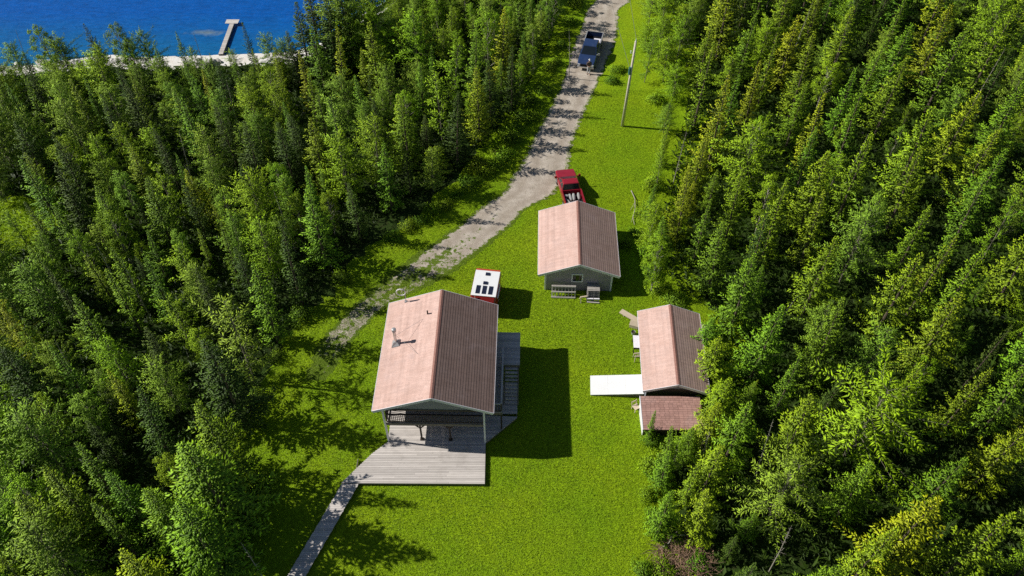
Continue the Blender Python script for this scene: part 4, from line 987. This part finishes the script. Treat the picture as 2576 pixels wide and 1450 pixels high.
def larch(h, R, seed, dense=1.0):
    r = random.Random(seed); P0, P1, W, C = [], [], [], []; ex = []; lean = [(r.uniform(-.05, .05) * h) for _ in range(2)]
    def ax(z): t = z / h; return Vector((lean[0] * t * t, lean[1] * t * t, z))
    z = .12 * h
    while z < h * .98:
        fr = z / h; rm = R * (max(.05, 1 - ((fr - .36) / .66) ** 2)) ** .8 * (1 + .26 * math.sin(z * 1.9 + seed)) if fr > .28 else R * (.40 + 1.9 * fr); nb = max(2, int(3.6 * dense)); a0 = r.uniform(0, 6.28)
        for bI in range(nb):
            az = a0 + 6.28 * bI / nb + r.uniform(-.6, .6); ln = rm * r.uniform(.45, 1.35); el = .05 + .75 * fr + r.uniform(-.2, .3); d = Vector((math.cos(az), math.sin(az), 0)); s = Vector((-d.y, d.x, 0)); b0 = ax(z); bend = r.uniform(-.3, .3)
            def pt(t): return b0 + d * (ln * t) + s * (bend * ln * t * t) + Vector((0, 0, el * ln * t - .12 * ln * t * t))
            ex.append((b0, pt(.8), .014, .005)); t = .16; step = .11 / max(ln, .2)
            while t < 1.0:
                for q_ in range(2):
                    q = pt(t); th = r.uniform(0, 6.28); dirv = (d * r.uniform(.25, .8) + s * math.cos(th) * .8 + Vector((0, 0, math.sin(th) * .65 + .2))).normalized(); tl = r.uniform(.28, .62) * (1.1 - .35 * t)
                    P0.append(q); P1.append(q + dirv * tl); W.append(r.uniform(.033, .062)); C.append((min(1, (.42 + .60 * t) * r.uniform(.7, 1.2)), r.random(), fr * .5))
                t += step * r.uniform(.75, 1.3)
        z += r.uniform(.17, .33) / dense ** .5
    V, T, Cc = spindles(P0, P1, W, C)
    return np_mesh('crown', V, T, Cc, MT['larch']), trunk_mesh('trunk', [ax(0), ax(h * .45), ax(h * .97)], [.014 * h * .5 + .025, .009 * h * .5 + .02, .010], MT['larchbark'], ex)

def birch(h, R, seed):
    r = random.Random(seed); P0, P1, W, C = [], [], [], []; ex = []
    for i in range(34):
        fr = .22 + .74 * (i / 33); az = i * 2.4 + r.uniform(-.5, .5); rm = R * math.sqrt(max(.05, 1 - ((fr - .55) / .5) ** 2)) * r.uniform(.55, 1.1); c = Vector((math.cos(az) * rm * .75, math.sin(az) * rm * .75, h * fr)); ex.append((Vector((0, 0, h * max(.1, fr - .2))), c, .03, .008))
        cr = r.uniform(.35, .62) * (.45 + .25 * R)
        for q in range(95):
            v = Vector((r.gauss(0, 1), r.gauss(0, 1), r.gauss(0, .8))); v = v.normalized() * cr * r.random() ** .45; p_ = c + v; dv_ = Vector((r.gauss(0, 1), r.gauss(0, 1), r.gauss(-.1, .6))).normalized(); tl = r.uniform(.12, .24)
            P0.append(p_); P1.append(p_ + dv_ * tl); W.append(r.uniform(.04, .07)); C.append((min(1, .30 + .75 * (v.length / cr) * (.5 + .5 * fr)) * r.uniform(.75, 1.15), r.random(), fr * .3))
    V, T, Cc = spindles(P0, P1, W, C)
    return np_mesh('crown', V, T, Cc, MT['leaves']), trunk_mesh('trunk', [(0, 0, 0), (.05, .03, h * .5), (0, .05, h * .9)], [.10, .06, .015], MT['palebark'], ex)

def shrub_mesh(R, h, seed):
    r = random.Random(seed); P0, P1, W, C = [], [], [], []
    for q in range(620):
        a = r.uniform(0, 6.28); e = math.asin(r.uniform(-.05, 1)); k_ = r.random() ** .4 * (1 + .25 * math.sin(3 * a + seed) + .2 * math.sin(5 * e * 2 + seed)); p_ = Vector((math.cos(a) * math.cos(e) * R * k_, math.sin(a) * math.cos(e) * R * k_, math.sin(e) * h * k_ + .05)); dv_ = Vector((math.cos(a) * .7 + r.gauss(0, .5), math.sin(a) * .7 + r.gauss(0, .5), r.uniform(.0, 1))).normalized()
        P0.append(p_); P1.append(p_ + dv_ * r.uniform(.14, .32)); W.append(r.uniform(.03, .06)); C.append((min(1, k_ * r.uniform(.5, 1.1)), r.random(), 0))
    V, T, Cc = spindles(P0, P1, W, C); return np_mesh('shrub', V, T, Cc, MT['leaves'])

def snag_mesh(h, seed):
    r = random.Random(seed); m = MB(); lx, ly = r.uniform(-.05, .05) * h, r.uniform(-.05, .05) * h; ax = lambda z: Vector((lx * (z / h) ** 2, ly * (z / h) ** 2, z)); m.tube([ax(0), ax(h * .5), ax(h)], [.075, .05, .012], 6)
    for i in range(int(h * 4)):
        z = h * r.uniform(.25, .97); a = r.uniform(0, 6.28); L = r.uniform(.25, .9) * (1.15 - z / h); b = ax(z); m.tube([b, b + Vector((math.cos(a) * L, math.sin(a) * L, r.uniform(-.1, .45) * L))], [.016, .005], 4, caps=False)
    o = m.build('dead_tree', MT['palebark'], None); me = o.data; bpy.data.objects.remove(o); return me

SPR = [spruce(h, R, 100 + i, dn) for i, (h, R, dn) in enumerate(((10, 2.3, 1), (10, 2.7, 1), (10, 2.0, 1), (10, 2.9, 1.1), (10, 1.8, .95), (10, 2.5, 1), (10, 1.5, .9), (10, 2.75, 1)))]
LAR = [larch(h, R, 200 + i, dn) for i, (h, R, dn) in enumerate(((9, 2.6, 1.0), (9, 3.1, 1.15), (9, 2.3, 1), (9, 2.9, 1.05), (9, 2.0, .8), (9, 3.4, 1.15), (9, 2.7, .9), (9, 2.4, 1.1)))]
BIR = [birch(8, R, 300 + i) for i, R in enumerate((1.7, 2.0, 1.5, 2.2))]
SPR_H, LAR_H, BIR_H = 10.0, 9.0, 8.0
SNG = [snag_mesh(9, 400 + i) for i in range(5)]
SHR = [shrub_mesh(1.0, .85, 500 + i) for i in range(4)]

left_px = [(1440, -190), (1418, -40), (1384, 100), (1335, 200), (1282, 300), (1185, 400), (1095, 480), (950, 560), (835, 690), (690, 850), (620, 960), (585, 1100), (600, 1250), (590, 1400), (540, 1560), (480, 1800)]
LEFT = [tuple(at(u, v)[:2]) for u, v in left_px] + [(-60, 8), (-110, 30), (-110, 74)] + [(-64, 73.2), (-50, 74.2), (-40, 75.2), (-25, 76.4), (-20, 78.5), (-16, 85), (-9, 95), (0, 108)]
right_px = [(1668, -190), (1672, -40), (1712, 100), (1735, 250), (1690, 400), (1660, 500), (1645, 600), (1668, 690), (1725, 745), (1800, 780), (1805, 950), (1800, 1080), (1690, 1130), (1668, 1230), (1700, 1330), (1790, 1420), (1830, 1560), (1850, 1800)]
RIGHT = [tuple(at(u, v)[:2]) for u, v in right_px] + [(60, 8), (120, 40), (120, 115)]

OLIVE, GREEN, DARK, LIGHT, BRIGHT, GOLD = (.345, .505, .012), (.26, .47, .016), (.11, .19, .014), (.40, .62, .045), (.42, .66, .014), (.47, .56, .012)
TREES = []       # (x, y, kind, h, colour key, spread)
COLS = dict(olive=OLIVE, green=GREEN, dark=DARK, light=LIGHT, bright=BRIGHT, golden=GOLD)
def by_tip(u, v, h, kind, colk, spread=1.0):
    q = at(u, v, h); TREES.append([q[0], q[1], kind, h, colk, spread])
for a in ((613, 56, 6.6, 's', 'dark', .62), (217, 58, 6.5, 's', 'dark', .7), (91, 66, 6.2, 'b', 'bright', .9), (278, 59, 6.5, 'b', 'light', .8), (352, 75, 5.5, 'l', 'light', .8), (444, 83, 5.2, 's', 'green', .6), (566, 112, 4.5, 's', 'dark', .38), (667, 88, 5.2, 'l', 'light', .8), (705, 104, 4.6, 'l', 'bright', .8),
          (765, -55, 10, 's', 'dark', 1.25), (800, -75, 10, 's', 'dark', 1.1), (845, -60, 10, 's', 'green', 1.1), (742, 10, 8.5, 's', 'dark', 1.0), (815, -5, 9, 's', 'dark', 1.1), (870, -30, 9, 'l', 'light', 1.1), (900, -60, 9, 's', 'dark', 1.1), (785, 60, 8, 's', 'green', 1.0), (930, -20, 9, 'l', 'bright', 1.0), (725, 75, 6.5, 's', 'dark', .9), (840, 70, 8.5, 's', 'golden'), (57, 155, 6, 's', 'dark'), (251, 237, 7, 's', 'dark', .9), (389, 315, 7.5, 's', 'dark', .9), (610, 305, 8, 's', 'dark'), (508, 176, 5, 's', 'golden', .8), (930, 60, 9, 's', 'olive'), (1040, 28, 8.5, 'l', 'bright'), (1130, 110, 8, 'l', 'bright'), (1190, 60, 9, 's', 'green'), (1262, 18, 9, 's', 'golden'),
          (1225, 25, 8, 'b', 'bright'), (1010, 248, 8, 's', 'olive'), (780, 296, 8, 's', 'olive'), (830, 240, 8, 'l', 'light'), (1340, 8, 8, 'l', 'light'), (930, 300, 8, 'l', 'bright'), (850, 350, 7.5, 'l', 'bright'), (1100, 185, 8, 'l', 'bright'), (960, 350, 8, 's', 'green'), (1060, 290, 8, 's', 'green'), (690, 150, 7, 's', 'olive', .8), (755, 130, 7, 's', 'golden'),
          (477, 1120, 8.5, 's', 'green', 1.2), (178, 1106, 8, 's', 'green'), (44, 1040, 8, 'l', 'light'), (104, 1166, 8.5, 's', 'olive', .9), (326, 988, 8.5, 's', 'dark'), (274, 930, 7, 's', 'golden', .8), (267, 1180, 7, 's', 'green'), (378, 1230, 7.5, 's', 'green', 1.1), (240, 1270, 7, 's', 'green'), (37, 1258, 8, 's', 'olive'), (304, 1395, 8, 's', 'golden', 1.1), (60, 1330, 8, 'l', 'light', 1.1),
          (2007, 38, 8.5, 's', 'golden'), (2151, 18, 9, 's', 'olive', 1.1), (2399, 8, 9.5, 's', 'golden', 1.1), (2545, -10, 9, 'l', 'bright', 1.1), (2285, 142, 9, 's', 'olive', 1.1), (2185, 209, 9, 's', 'green'), (2077, 235, 9, 's', 'golden'), (1985, 448, 9, 's', 'olive', .75), (2085, 382, 9, 's', 'olive'), (2329, 379, 9, 's', 'olive', 1.1), (2510, 316, 9, 's', 'olive'), (2455, 228, 9, 's', 'golden'),
          (2088, 475, 8.5, 's', 'olive'), (2529, 376, 9, 's', 'green'), (1914, 316, 8.5, 'l', 'bright', 1.1), (1777, 331, 7.5, 's', 'golden', .8), (1740, 424, 8, 's', 'golden', .8), (2328, 915, 8.5, 's', 'olive'), (2347, 1262, 9, 's', 'golden', 1.1), (2050, 1000, 8.5, 's', 'olive', 1.1), (1761, 925, 7.0, 's', 'olive', .95), (2539, 1288, 9, 's', 'olive', 1.1), (2242, 955, 9, 'l', 'bright', 1.3),
          (1700, 1085, 6, 's', 'green', .9), (1815, 1110, 7, 's', 'olive', 1.1), (1880, 1010, 8, 's', 'green'), (2400, 588, 9, 's', 'olive'), (2310, 640, 9, 's', 'olive'), (2100, 600, 8.5, 's', 'olive'), (1960, 768, 8.5, 's', 'green'), (2420, 738, 9, 's', 'olive'), (2480, 620, 9, 's', 'olive'), (1900, 640, 8.5, 's', 'green'), (1830, 558, 8, 's', 'green'), (2200, 518, 8.5, 'l', 'light'), (1690, 1235, 5.5, 's', 'green'), (1800, 1230, 6.5, 's', 'olive', 1.1),
          (1665, 600, 6, 'b', 'bright', .8), (1640, 80, 6, 'l', 'light', .8), (1720, 40, 7, 'l', 'bright', .9), (2250, 1330, 7.5, 's', 'olive', 1.1), (2010, 1160, 7.5, 'l', 'light', 1.1)):
    by_tip(*a)
def crad(k, h, s): return {'s': .235, 'l': .275, 'b': .26}[k] * h * s
def clear(x, y):         # keep trunks out of buildings, vehicles, boardwalk
    return not (-10.6 < x < 1.6 and 24.5 < y < 39.5) and not (1.0 < x < 9.6 and 41.5 < y < 61) and not (8.2 < x < 14.35 and 28.9 < y < 40.0) and not (inpoly(x, y, [(-12.6, 26.2), (-8.6, 26.2), (-13.0, 12), (-17.2, 12)]))
TREES = [t for t in TREES if clear(t[0], t[1])]
TREES += [[14.35, 33.9, 's', 5.6, 'olive', 1.5], [14.3, 31.0, 's', 5.0, 'olive', 1.5], [13.3, 28.75, 's', 5.2, 'olive', 1.3], [14.7, 37.0, 's', 4.6, 'green', 1.2], [12.0, 27.9, 's', 3.6, 'green', 1.2], [10.9, 27.0, 'l', 4.0, 'bright', 1.0], [9.9, 25.6, 's', 4.6, 'green', 1.1], [11.4, 24.4, 's', 5.6, 'olive', 1.1]]
by_tip(1648, 1034, 3.6, 's', 'green', .8)
def in_meadow(x, y): return ((x + 44.5) / 4.0) ** 2 + ((y - 50.8) / 3.0) ** 2 < 1
for (u, v, h_, kd, ck_, sp_) in ((588, 1330, 10.5, 's', 'green', 1.15), (604, 1215, 9.6, 's', 'olive', 1.0), (556, 1440, 9.5, 's', 'green', 1.1), (615, 1070, 9.8, 's', 'dark', 1.0), (640, 960, 9.5, 'l', 'light', 1.1), (700, 860, 9.3, 's', 'green', 1.0), (760, 765, 9.0, 's', 'dark', 1.0)):
    q = at(u, v); TREES.append([q[0], q[1], kd, h_, ck_, sp_])
for (u, v, h_, kd, ck_, sp_) in ((1655, 150, 5.0, 'l', 'bright', 1.1), (1668, 205, 5.2, 'l', 'bright', 1.1), (1632, 62, 5.0, 'l', 'light', 1.0), (1612, -10, 5.5, 's', 'olive', 1.0), (1660, 95, 6.0, 'l', 'bright', 1.1), (1640, 20, 6.0, 's', 'green', 1.0), (1690, 255, 4.2, 'l', 'bright', 1.1), (1650, 480, 4.5, 'l', 'bright', 1.0), (1632, 555, 4.2, 's', 'green', 1.1), (1662, 420, 5.0, 's', 'olive', 1.0), (1668, 335, 3.4, 'l', 'light', 1.2), (1630, 615, 4.6, 'l', 'bright', 1.0), (1655, 660, 5.0, 's', 'green', 1.1), (1620, 130, 3.2, 'l', 'bright', 1.1)):
    q = at(u, v); TREES.append([q[0], q[1], kd, h_, ck_, sp_])
SUNNY = [(8.2, 74.9), (3.0, 56.2), (1.5, 54.5), (-3.0, 50.0)]      # spots on the track the sun reaches
def shades(x, y, h, R):
    for (px_, py_) in SUNNY:
        dx, dy = px_ - x, py_ - y; al = dx * math.cos(SH_AZ) + dy * math.sin(SH_AZ); lat = abs(-dx * math.sin(SH_AZ) + dy * math.cos(SH_AZ))
        if 0 < al < 1.30 * h and lat < R * (1 - al / (1.30 * h)) + .5: return True
    return False
TREES = [t for t in TREES if not shades(t[0], t[1], t[3], .2 * t[3])]
for a_ in ((18, 108, 5, 'l', 'light', .9), (138, 102, 5, 'l', 'bright', 1), (182, 122, 4.5, 's', 'green', .8), (318, 104, 5, 'l', 'light', 1), (396, 112, 5, 's', 'green', .7), (480, 124, 4.3, 'l', 'light', .8), (528, 132, 4, 's', 'olive', .8), (640, 122, 4.6, 's', 'olive', .8), (690, 118, 5, 's', 'olive', .9), (60, 128, 4.5, 's', 'green', .9), (240, 118, 4.6, 'l', 'bright', .9)):
    by_tip(*a_)
NPLACED = len(TREES); rr = random.Random(5)
def visible(x, y, h):
    for z in (0, h * .5, h):
        u, v = proj((x, y, z))
        if -10 < u < 2586 and -10 < v < 1460: return True
    return False
for poly, side, tier in ((LEFT, 'L', 0), (RIGHT, 'R', 0), (LEFT, 'L', 1), (RIGHT, 'R', 1)):
    made = 0
    xs = [p_[0] for p_ in poly]; ys = [p_[1] for p_ in poly]
    for _ in range(26000 if tier == 0 else 5000):
        if tier == 1 and made >= (55 if side == 'L' else 45): break
        x, y = rr.uniform(max(min(xs), -80), min(max(xs), 80)), rr.uniform(max(min(ys), 12), min(max(ys), 100))
        if not inpoly(x, y, poly) or not clear(x, y) or in_meadow(x, y): continue
        pr_ = rr.random(); nearshore = side == 'L' and y > 70
        if side == 'L': kind = 's' if pr_ < (.56 if y < 45 else .54) else ('l' if pr_ < .88 else 'b')
        else: kind = 's' if pr_ < .84 else ('l' if pr_ < .95 else 'b')
        h = (rr.uniform(7.4, 10.8) if side == 'R' else rr.uniform(5.6, 8.8)) if kind == 's' else rr.uniform(4.6, 7.6) if kind == 'l' else rr.uniform(4.5, 7)
        if tier == 1: h = rr.uniform(2.8, 5.6)
        if nearshore: h *= .72
        if y > 70 and side == 'R' and x < 17: h *= .7
        sp = rr.uniform(.72, 1.12) if kind == 's' else rr.uniform(.8, 1.15)
        if side == 'L' and y > 58:
            u_, v_ = proj((x, y, h))
            if u_ < 745 and v_ < 168 + rr.uniform(-46, 14): continue
        if shades(x, y, h, .22 * h * sp): continue
        if not visible(x, y, h): continue
        R = crad(kind, h, sp); ok = True
        for t in TREES:
            if (t[0] - x) ** 2 + (t[1] - y) ** 2 < ((.60 if tier else .80 if side == 'L' else .99) * (R + crad(t[2], t[3], t[5]))) ** 2: ok = False; break
        if not ok: continue
        q = rr.random()
        ck = {'s': ('dark' if q < .36 else 'green' if q < .72 else 'olive' if q < .95 else 'golden') if side == 'L' else ('dark' if q < .16 else 'green' if q < .50 else 'olive' if q < .92 else 'golden'), 'l': 'light' if q < .6 else 'bright', 'b': 'bright' if q < .6 else 'light'}[kind]
        TREES.append([x, y, kind, h, ck, sp]); made += 1
sp_ = sorted([t for t in TREES[NPLACED:] if t[2] == 's'], key=lambda t: t[1] - 4 * t[3])
n_s = sum(t[2] == 's' for t in TREES)
drop = set(map(id, sp_[len(sp_) - max(0, n_s - 292):])) if n_s > 292 else set()
for t in TREES:
    if id(t) in drop: t[2] = 'l' if rr.random() < .5 else 'b'; t[4] = 'light' if rr.random() < .5 else 'bright'; t[3] = min(t[3], 8 if t[2] == 'l' else 6.8)
print('trees', len(TREES), {k_: sum(t[2] == k_ for t in TREES) for k_ in 'slb'})

# what each tree stands by, for its label
MARKS = [('left of the track at the top edge', (2, 91)), ('in left woods opposite the blue pickup', (-11, 75)), ('in left woods opposite the utility pole', (-13, 64)), ('on the shore behind the top edge trees', (-16, 84)), ('in right woods at the top edge', (30, 90)), ('beside the foot of the jetty', (-32.5, 75.5)), ('on the shore at the far left corner', (-58, 73)), ('on the lake shore left of the jetty', (-45, 74)), ('on the lake shore right of the jetty', (-24, 77.5)),
         ('left of the track opposite the blue pickup', (0.5, 79)), ('left of the track opposite the utility pole', (-1.5, 64)), ('left of the track opposite the red pickup', (-6, 56)), ('left of the track opposite the garage', (-13, 48.5)), ('at the woods edge left of the house', (-18, 36)), ('at the woods edge left of the deck', (-19, 27)), ('beside the boardwalk at the bottom edge', (-18.5, 20)),
         ('in the bottom left corner', (-30, 20)), ('at the middle of the left edge', (-38, 40)), ('in the left woods level with the house', (-28, 35)), ('in the middle of the left woods', (-26, 52)), ('in the upper left woods below the beach', (-42, 66)), ('in the left woods below the jetty', (-28, 67)), ('in the left woods at the top edge', (-12, 86)), ('in the left woods level with the garage', (-22, 45)),
         ('right of the utility pole', (16, 68)), ('right of the track at the top edge', (14, 86)), ('right of the garage', (12.5, 49)), ('behind the far end of the shed', (15, 43)), ('hard against the right wall of the shed', (16.5, 35.5)), ('hard against the lean-to', (13.8, 28.6)), ('at the right edge of the near lawn', (10, 25.5)), ('by the brush pile', (13, 21)),
         ('in the bottom right corner', (29, 20)), ('at the middle of the right edge', (37, 40)), ('in the top right corner', (56, 84)), ('in right woods level with the garage', (24, 47)), ('in right woods opposite the utility pole', (28, 64)), ('in right woods opposite the blue pickup', (34, 80)), ('in right woods level with the shed', (25, 35)), ('in right woods level with the lean-to', (22, 27)), ('at right edge level with the red pickup', (44, 56))]
KN = {'s': ('spruce_tree', 'spruce tree', 'pointed {c} spruce'), 'l': ('larch_tree', 'larch tree', 'feathery {c} larch'), 'b': ('leafy_tree', 'leafy tree', 'rounded {c} leafy tree')}
CW = {'olive': 'olive-green', 'green': 'mid-green', 'dark': 'dark-green', 'light': 'pale-green', 'bright': 'bright-green', 'golden': 'yellow-tipped'}
MESH = {'s': (SPR, SPR_H), 'l': (LAR, LAR_H), 'b': (BIR, BIR_H)}
groups = {}
for i, t in enumerate(TREES):
    best = min(range(len(MARKS)), key=lambda k_: (MARKS[k_][1][0] - t[0]) ** 2 + (MARKS[k_][1][1] - t[1]) ** 2)
    groups.setdefault((t[2], t[4], best, 'tall' if t[3] > 8.2 else 'small' if t[3] < 6.9 else 'medium'), []).append(i)
labels = {}
ORD = 'leftmost second third fourth fifth sixth seventh eighth ninth tenth eleventh twelfth thirteenth fourteenth fifteenth sixteenth seventeenth eighteenth nineteenth twentieth twenty-first twenty-second twenty-third twenty-fourth twenty-fifth twenty-sixth twenty-seventh twenty-eighth twenty-ninth thirtieth'.split()
for (kind, ck, b_, sz), idx in groups.items():
    base = f'{sz} {CW[ck]} ' + {'s': 'spruce', 'l': 'larch', 'b': 'leafy tree'}[kind]; place = MARKS[b_][0]; n = len(idx)
    for j, i in enumerate(sorted(idx, key=lambda i: proj((TREES[i][0], TREES[i][1], TREES[i][3]))[0])):
        labels[i] = f'{base} {place}' if n == 1 else f'leftmost {base} {place}' if j == 0 else f'rightmost {base} {place}' if j == n - 1 else f'{ORD[j]} {base} from left {place}'
GN = {'s': 'spruce trees of the woods around the clearing', 'l': 'larch trees of the woods around the clearing', 'b': 'leafy trees of the woods around the clearing'}
for i, (x, y, kind, h, ck, sp) in enumerate(TREES):
    lib, H0 = MESH[kind]; r = random.Random(i * 13 + 1); cm, tm = lib[r.randrange(len(lib))]
    e = thing(KN[kind][0], labels[i], KN[kind][1], (x, y, 0), r.uniform(0, 6.28), GN[kind])
    s = h / H0; e.scale = (s * sp * r.uniform(.95, 1.05), s * sp * r.uniform(.95, 1.05), s); e.rotation_euler = (r.gauss(0, .025), r.gauss(0, .025), e.rotation_euler.z)
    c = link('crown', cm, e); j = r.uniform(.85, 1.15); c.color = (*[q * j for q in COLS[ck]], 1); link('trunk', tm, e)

# dead trees standing among the living
dead_px = [(20, 75, 6.5), (15, 115, 5.5), (484, 70, 5.5), (240, 620, 7), (300, 650, 7), (120, 870, 7), (430, 330, 7), (1440, 70, 6), (2030, 10, 7), (2150, 30, 7), (2520, 120, 7), (1720, 330, 6), (2180, 330, 7), (1790, 1085, 3.5), (1965, 1065, 7), (2000, 1330, 6), (700, 480, 7), (560, 200, 6), (2290, 660, 5), (1985, 740, 4.5), (620, 1380, 5)]
dl = ['bare leaning dead tree at the far left lake shore', 'thin dead tree at the left edge before the beach', 'thin bare dead tree before the sandy shoal left of the jetty', 'bare dark trunk in the left woods level with the garage', 'second bare trunk close beside another in the left woods', 'long bare trunk low at the left edge', 'bare trunk below the beach in the left woods', 'bare trunk leaning beside the track left of the blue pickup', 'pale bare trunk in the right woods near the top edge', 'pale bare trunk with a side limb at the top of the right woods', 'pale bare trunk near the top right corner', 'bare trunk right of the utility pole', 'forked pale trunk in the middle of the right woods', 'short white trunk beside the lean-to roof', 'pale trunk right of the lean-to in the woods', 'pale broken trunk in the lower right woods', 'bare trunk in the middle of the left woods', 'bare trunk on the slope below the jetty', 'twiggy dead tree in right woods level with the garage', 'short dead tree in the right woods just beyond the shed', 'fallen-looking pale trunk at the wood edge left of the boardwalk']
for i, (u, v, h) in enumerate(dead_px):
    q = at(u, v, h); o = link('dead_tree', SNG[i % len(SNG)], None, (q[0], q[1], 0)); r = random.Random(i); o.scale = (.65, .65, h / 9); o.rotation_euler = (r.gauss(0, .05), r.gauss(0, .05), r.uniform(0, 6)); tag(o, dl[i], 'dead tree', 'dead trees among the woods')

# shrubs along the edges
shr_px = [(1385, 175), (1360, 225), (1330, 262), (1315, 300), (1285, 355), (1255, 385), (1205, 425), (1150, 495), (1090, 535), (1030, 575), (1412, 120), (1435, 60), (1450, 15), (1300, 330), (1340, 300), (1370, 235), (1400, 160), (1425, 90), (1270, 400), (1220, 440), (1180, 470), (1120, 520), (1060, 560), (990, 600), (1245, 420), (1540, 207), (1552, 180), (1650, 255), (1640, 470), (1600, 590), (1620, 640), (1640, 690), (1575, 620), (1660, 730), (1700, 765), (1610, 540), (1640, 1180), (1630, 1250), (1650, 1310), (1700, 1350), (1640, 1115), (700, 900), (650, 1010), (660, 1230), (640, 1330), (760, 800), (860, 705), (1755, 1420), (1670, 1440), (1620, 1440)]
ed = {}
for i, (u, v) in enumerate(shr_px):
    q = at(u, v)
    if inpoly(q[0], q[1], TRACK): continue
    r = random.Random(i + 50); s = r.uniform(.6, 1.15); o = link('shrub', SHR[i % 4], None, (q[0], q[1], 0)); o.scale = (s, s * r.uniform(.8, 1.2), s * r.uniform(.7, 1.1)); o.rotation_euler = (0, 0, r.uniform(0, 6)); ck = 'bright' if r.random() < .45 else 'green' if r.random() < .7 else 'olive'; o.color = (*COLS[ck], 1)
    nm = 'left of the track' if u < 1480 and v < 620 else 'beside the track right of the blue pickup' if u < 1580 and v < 230 else 'by the utility pole' if v < 330 else 'right of the garage' if v < 780 and u > 1500 else 'at the right edge of the near lawn' if u > 1500 else 'along the woods left of the house'
    k_ = (nm, CW[ck]); ed.setdefault(k_, []).append((v, o))
for (nm, cw), L_ in ed.items():
    L_.sort(key=lambda e_: e_[0]); n = len(L_)
    for j, (v, o) in enumerate(L_):
        w = '' if n == 1 else ('farthest ' if j == 0 else 'nearest ' if j == n - 1 else ('second farthest ' if j == 1 else 'third farthest ' if j == 2 else 'fourth farthest ' if j == 3 else ['fifth', 'sixth', 'seventh', 'eighth', 'ninth', 'tenth', 'eleventh', 'twelfth', 'thirteenth', 'fourteenth', 'fifteenth', 'sixteenth', 'seventeenth', 'eighteenth', 'nineteenth', 'twentieth', 'twenty-first', 'twenty-second', 'twenty-third', 'twenty-fourth'][j - 4] + ' farthest '))
        tag(o, f'{w}{cw} low shrub {nm}', 'shrub', 'low shrubs along the edge of the clearing')

# grass blades on the lawn and leafy undergrowth in the woods, each one uncountable mass
def blades(name, N, polyin, excl, lo, hi, wlo, whi, mat, lean, kind, seed, box, dens=None, nseg=1):
    g_ = np.random.default_rng(seed); x = g_.uniform(box[0], box[1], N); y = g_.uniform(box[2], box[3], N)
    k_ = np.zeros(N, bool)
    for p_ in polyin: k_ |= inpoly(x, y, p_)
    for p_ in excl: k_ &= ~inpoly(x, y, p_)
    if dens is not None: k_ &= g_.random(N) < dens(x, y)
    x, y = x[k_], y[k_]; n = len(x); a = g_.uniform(0, 6.28, n); h = g_.uniform(lo, hi, n); w = g_.uniform(wlo, whi, n); l = g_.uniform(.2, 1, n) * lean * h; b = a + g_.uniform(-1.2, 1.2, n)
    V = np.zeros((n, 4, 3)); ca, sa = np.cos(a), np.sin(a)
    V[:, 0] = np.stack([x - sa * w * .6, y + ca * w * .6, np.zeros(n)], 1); V[:, 1] = np.stack([x + sa * w * .6, y - ca * w * .6, np.zeros(n)], 1)
    mx, my = x + np.cos(a) * l * .45, y + np.sin(a) * l * .45; V[:, 2] = np.stack([mx + np.sin(b) * w, my - np.cos(b) * w, h * .75], 1); V[:, 3] = np.stack([mx + np.cos(b) * l * .9, my + np.sin(b) * l * .9, h * g_.uniform(.55, 1.05, n)], 1)
    T = (np.arange(n)[:, None, None] * 4 + np.array([(0, 1, 2), (0, 2, 3)])[None]).reshape(-1, 3)
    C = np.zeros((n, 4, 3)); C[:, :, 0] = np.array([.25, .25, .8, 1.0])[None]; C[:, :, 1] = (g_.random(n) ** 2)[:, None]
    print(name, n)
    return tag(link(name, np_mesh(name, V.reshape(-1, 3), T, C.reshape(-1, 3), mat)), kind=kind)
houses = [[(-8.5, 31.1), (-1.7, 31.1), (-1.7, 37.9), (-8.5, 37.9)], dpoly, [xf(q, GO, GY) for q in ((-2.7, -3.6), (2.7, -3.6), (2.7, 3.6), (-2.7, 3.6))], [xf(q, SO, SY) for q in ((-2.05, -3.5), (2.05, -3.5), (2.05, 3.5), (-2.05, 3.5))], [(9.2, 29.5), (13.3, 29.5), (13.3, 32), (9.2, 32)], [tuple(A0), tuple(A1), tuple(A1 + dv * 1.7), tuple(A0 + dv * 1.7)], [(5.85, 32.9), (9.6, 32.7), (9.7, 34.45), (5.95, 34.6)]]
gb = blades('grass', 800000, [LAWN], houses + [TRACK_CORE], .03, .085, .008, .017, MT['blades'], 1.1, 'stuff', 3, (-19, 17, 16, 72), lambda x, y: np.clip((60 / (y + 16)) ** 1.5, .15, 1))
tag(gb, 'short bright green grass of the clearing lawn', 'grass')
ug = blades('undergrowth', 190000, [LEFT, RIGHT], houses + [LAWN0, TRACK, MEADOW], .18, .65, .03, .075, MT['under'], 1.0, 'stuff', 4, (-66, 66, 12, 96))
tag(ug, 'dark leafy ground cover on the floor of the woods', 'ground cover')

gm = blades('grass', 16000, [MEADOW], [], .06, .25, .015, .03, MT['blades'], 1.0, 'stuff', 8, (-52, -36, 44, 57))
tag(gm, 'bright green grass of the small clearing at the left edge of the woods', 'grass')
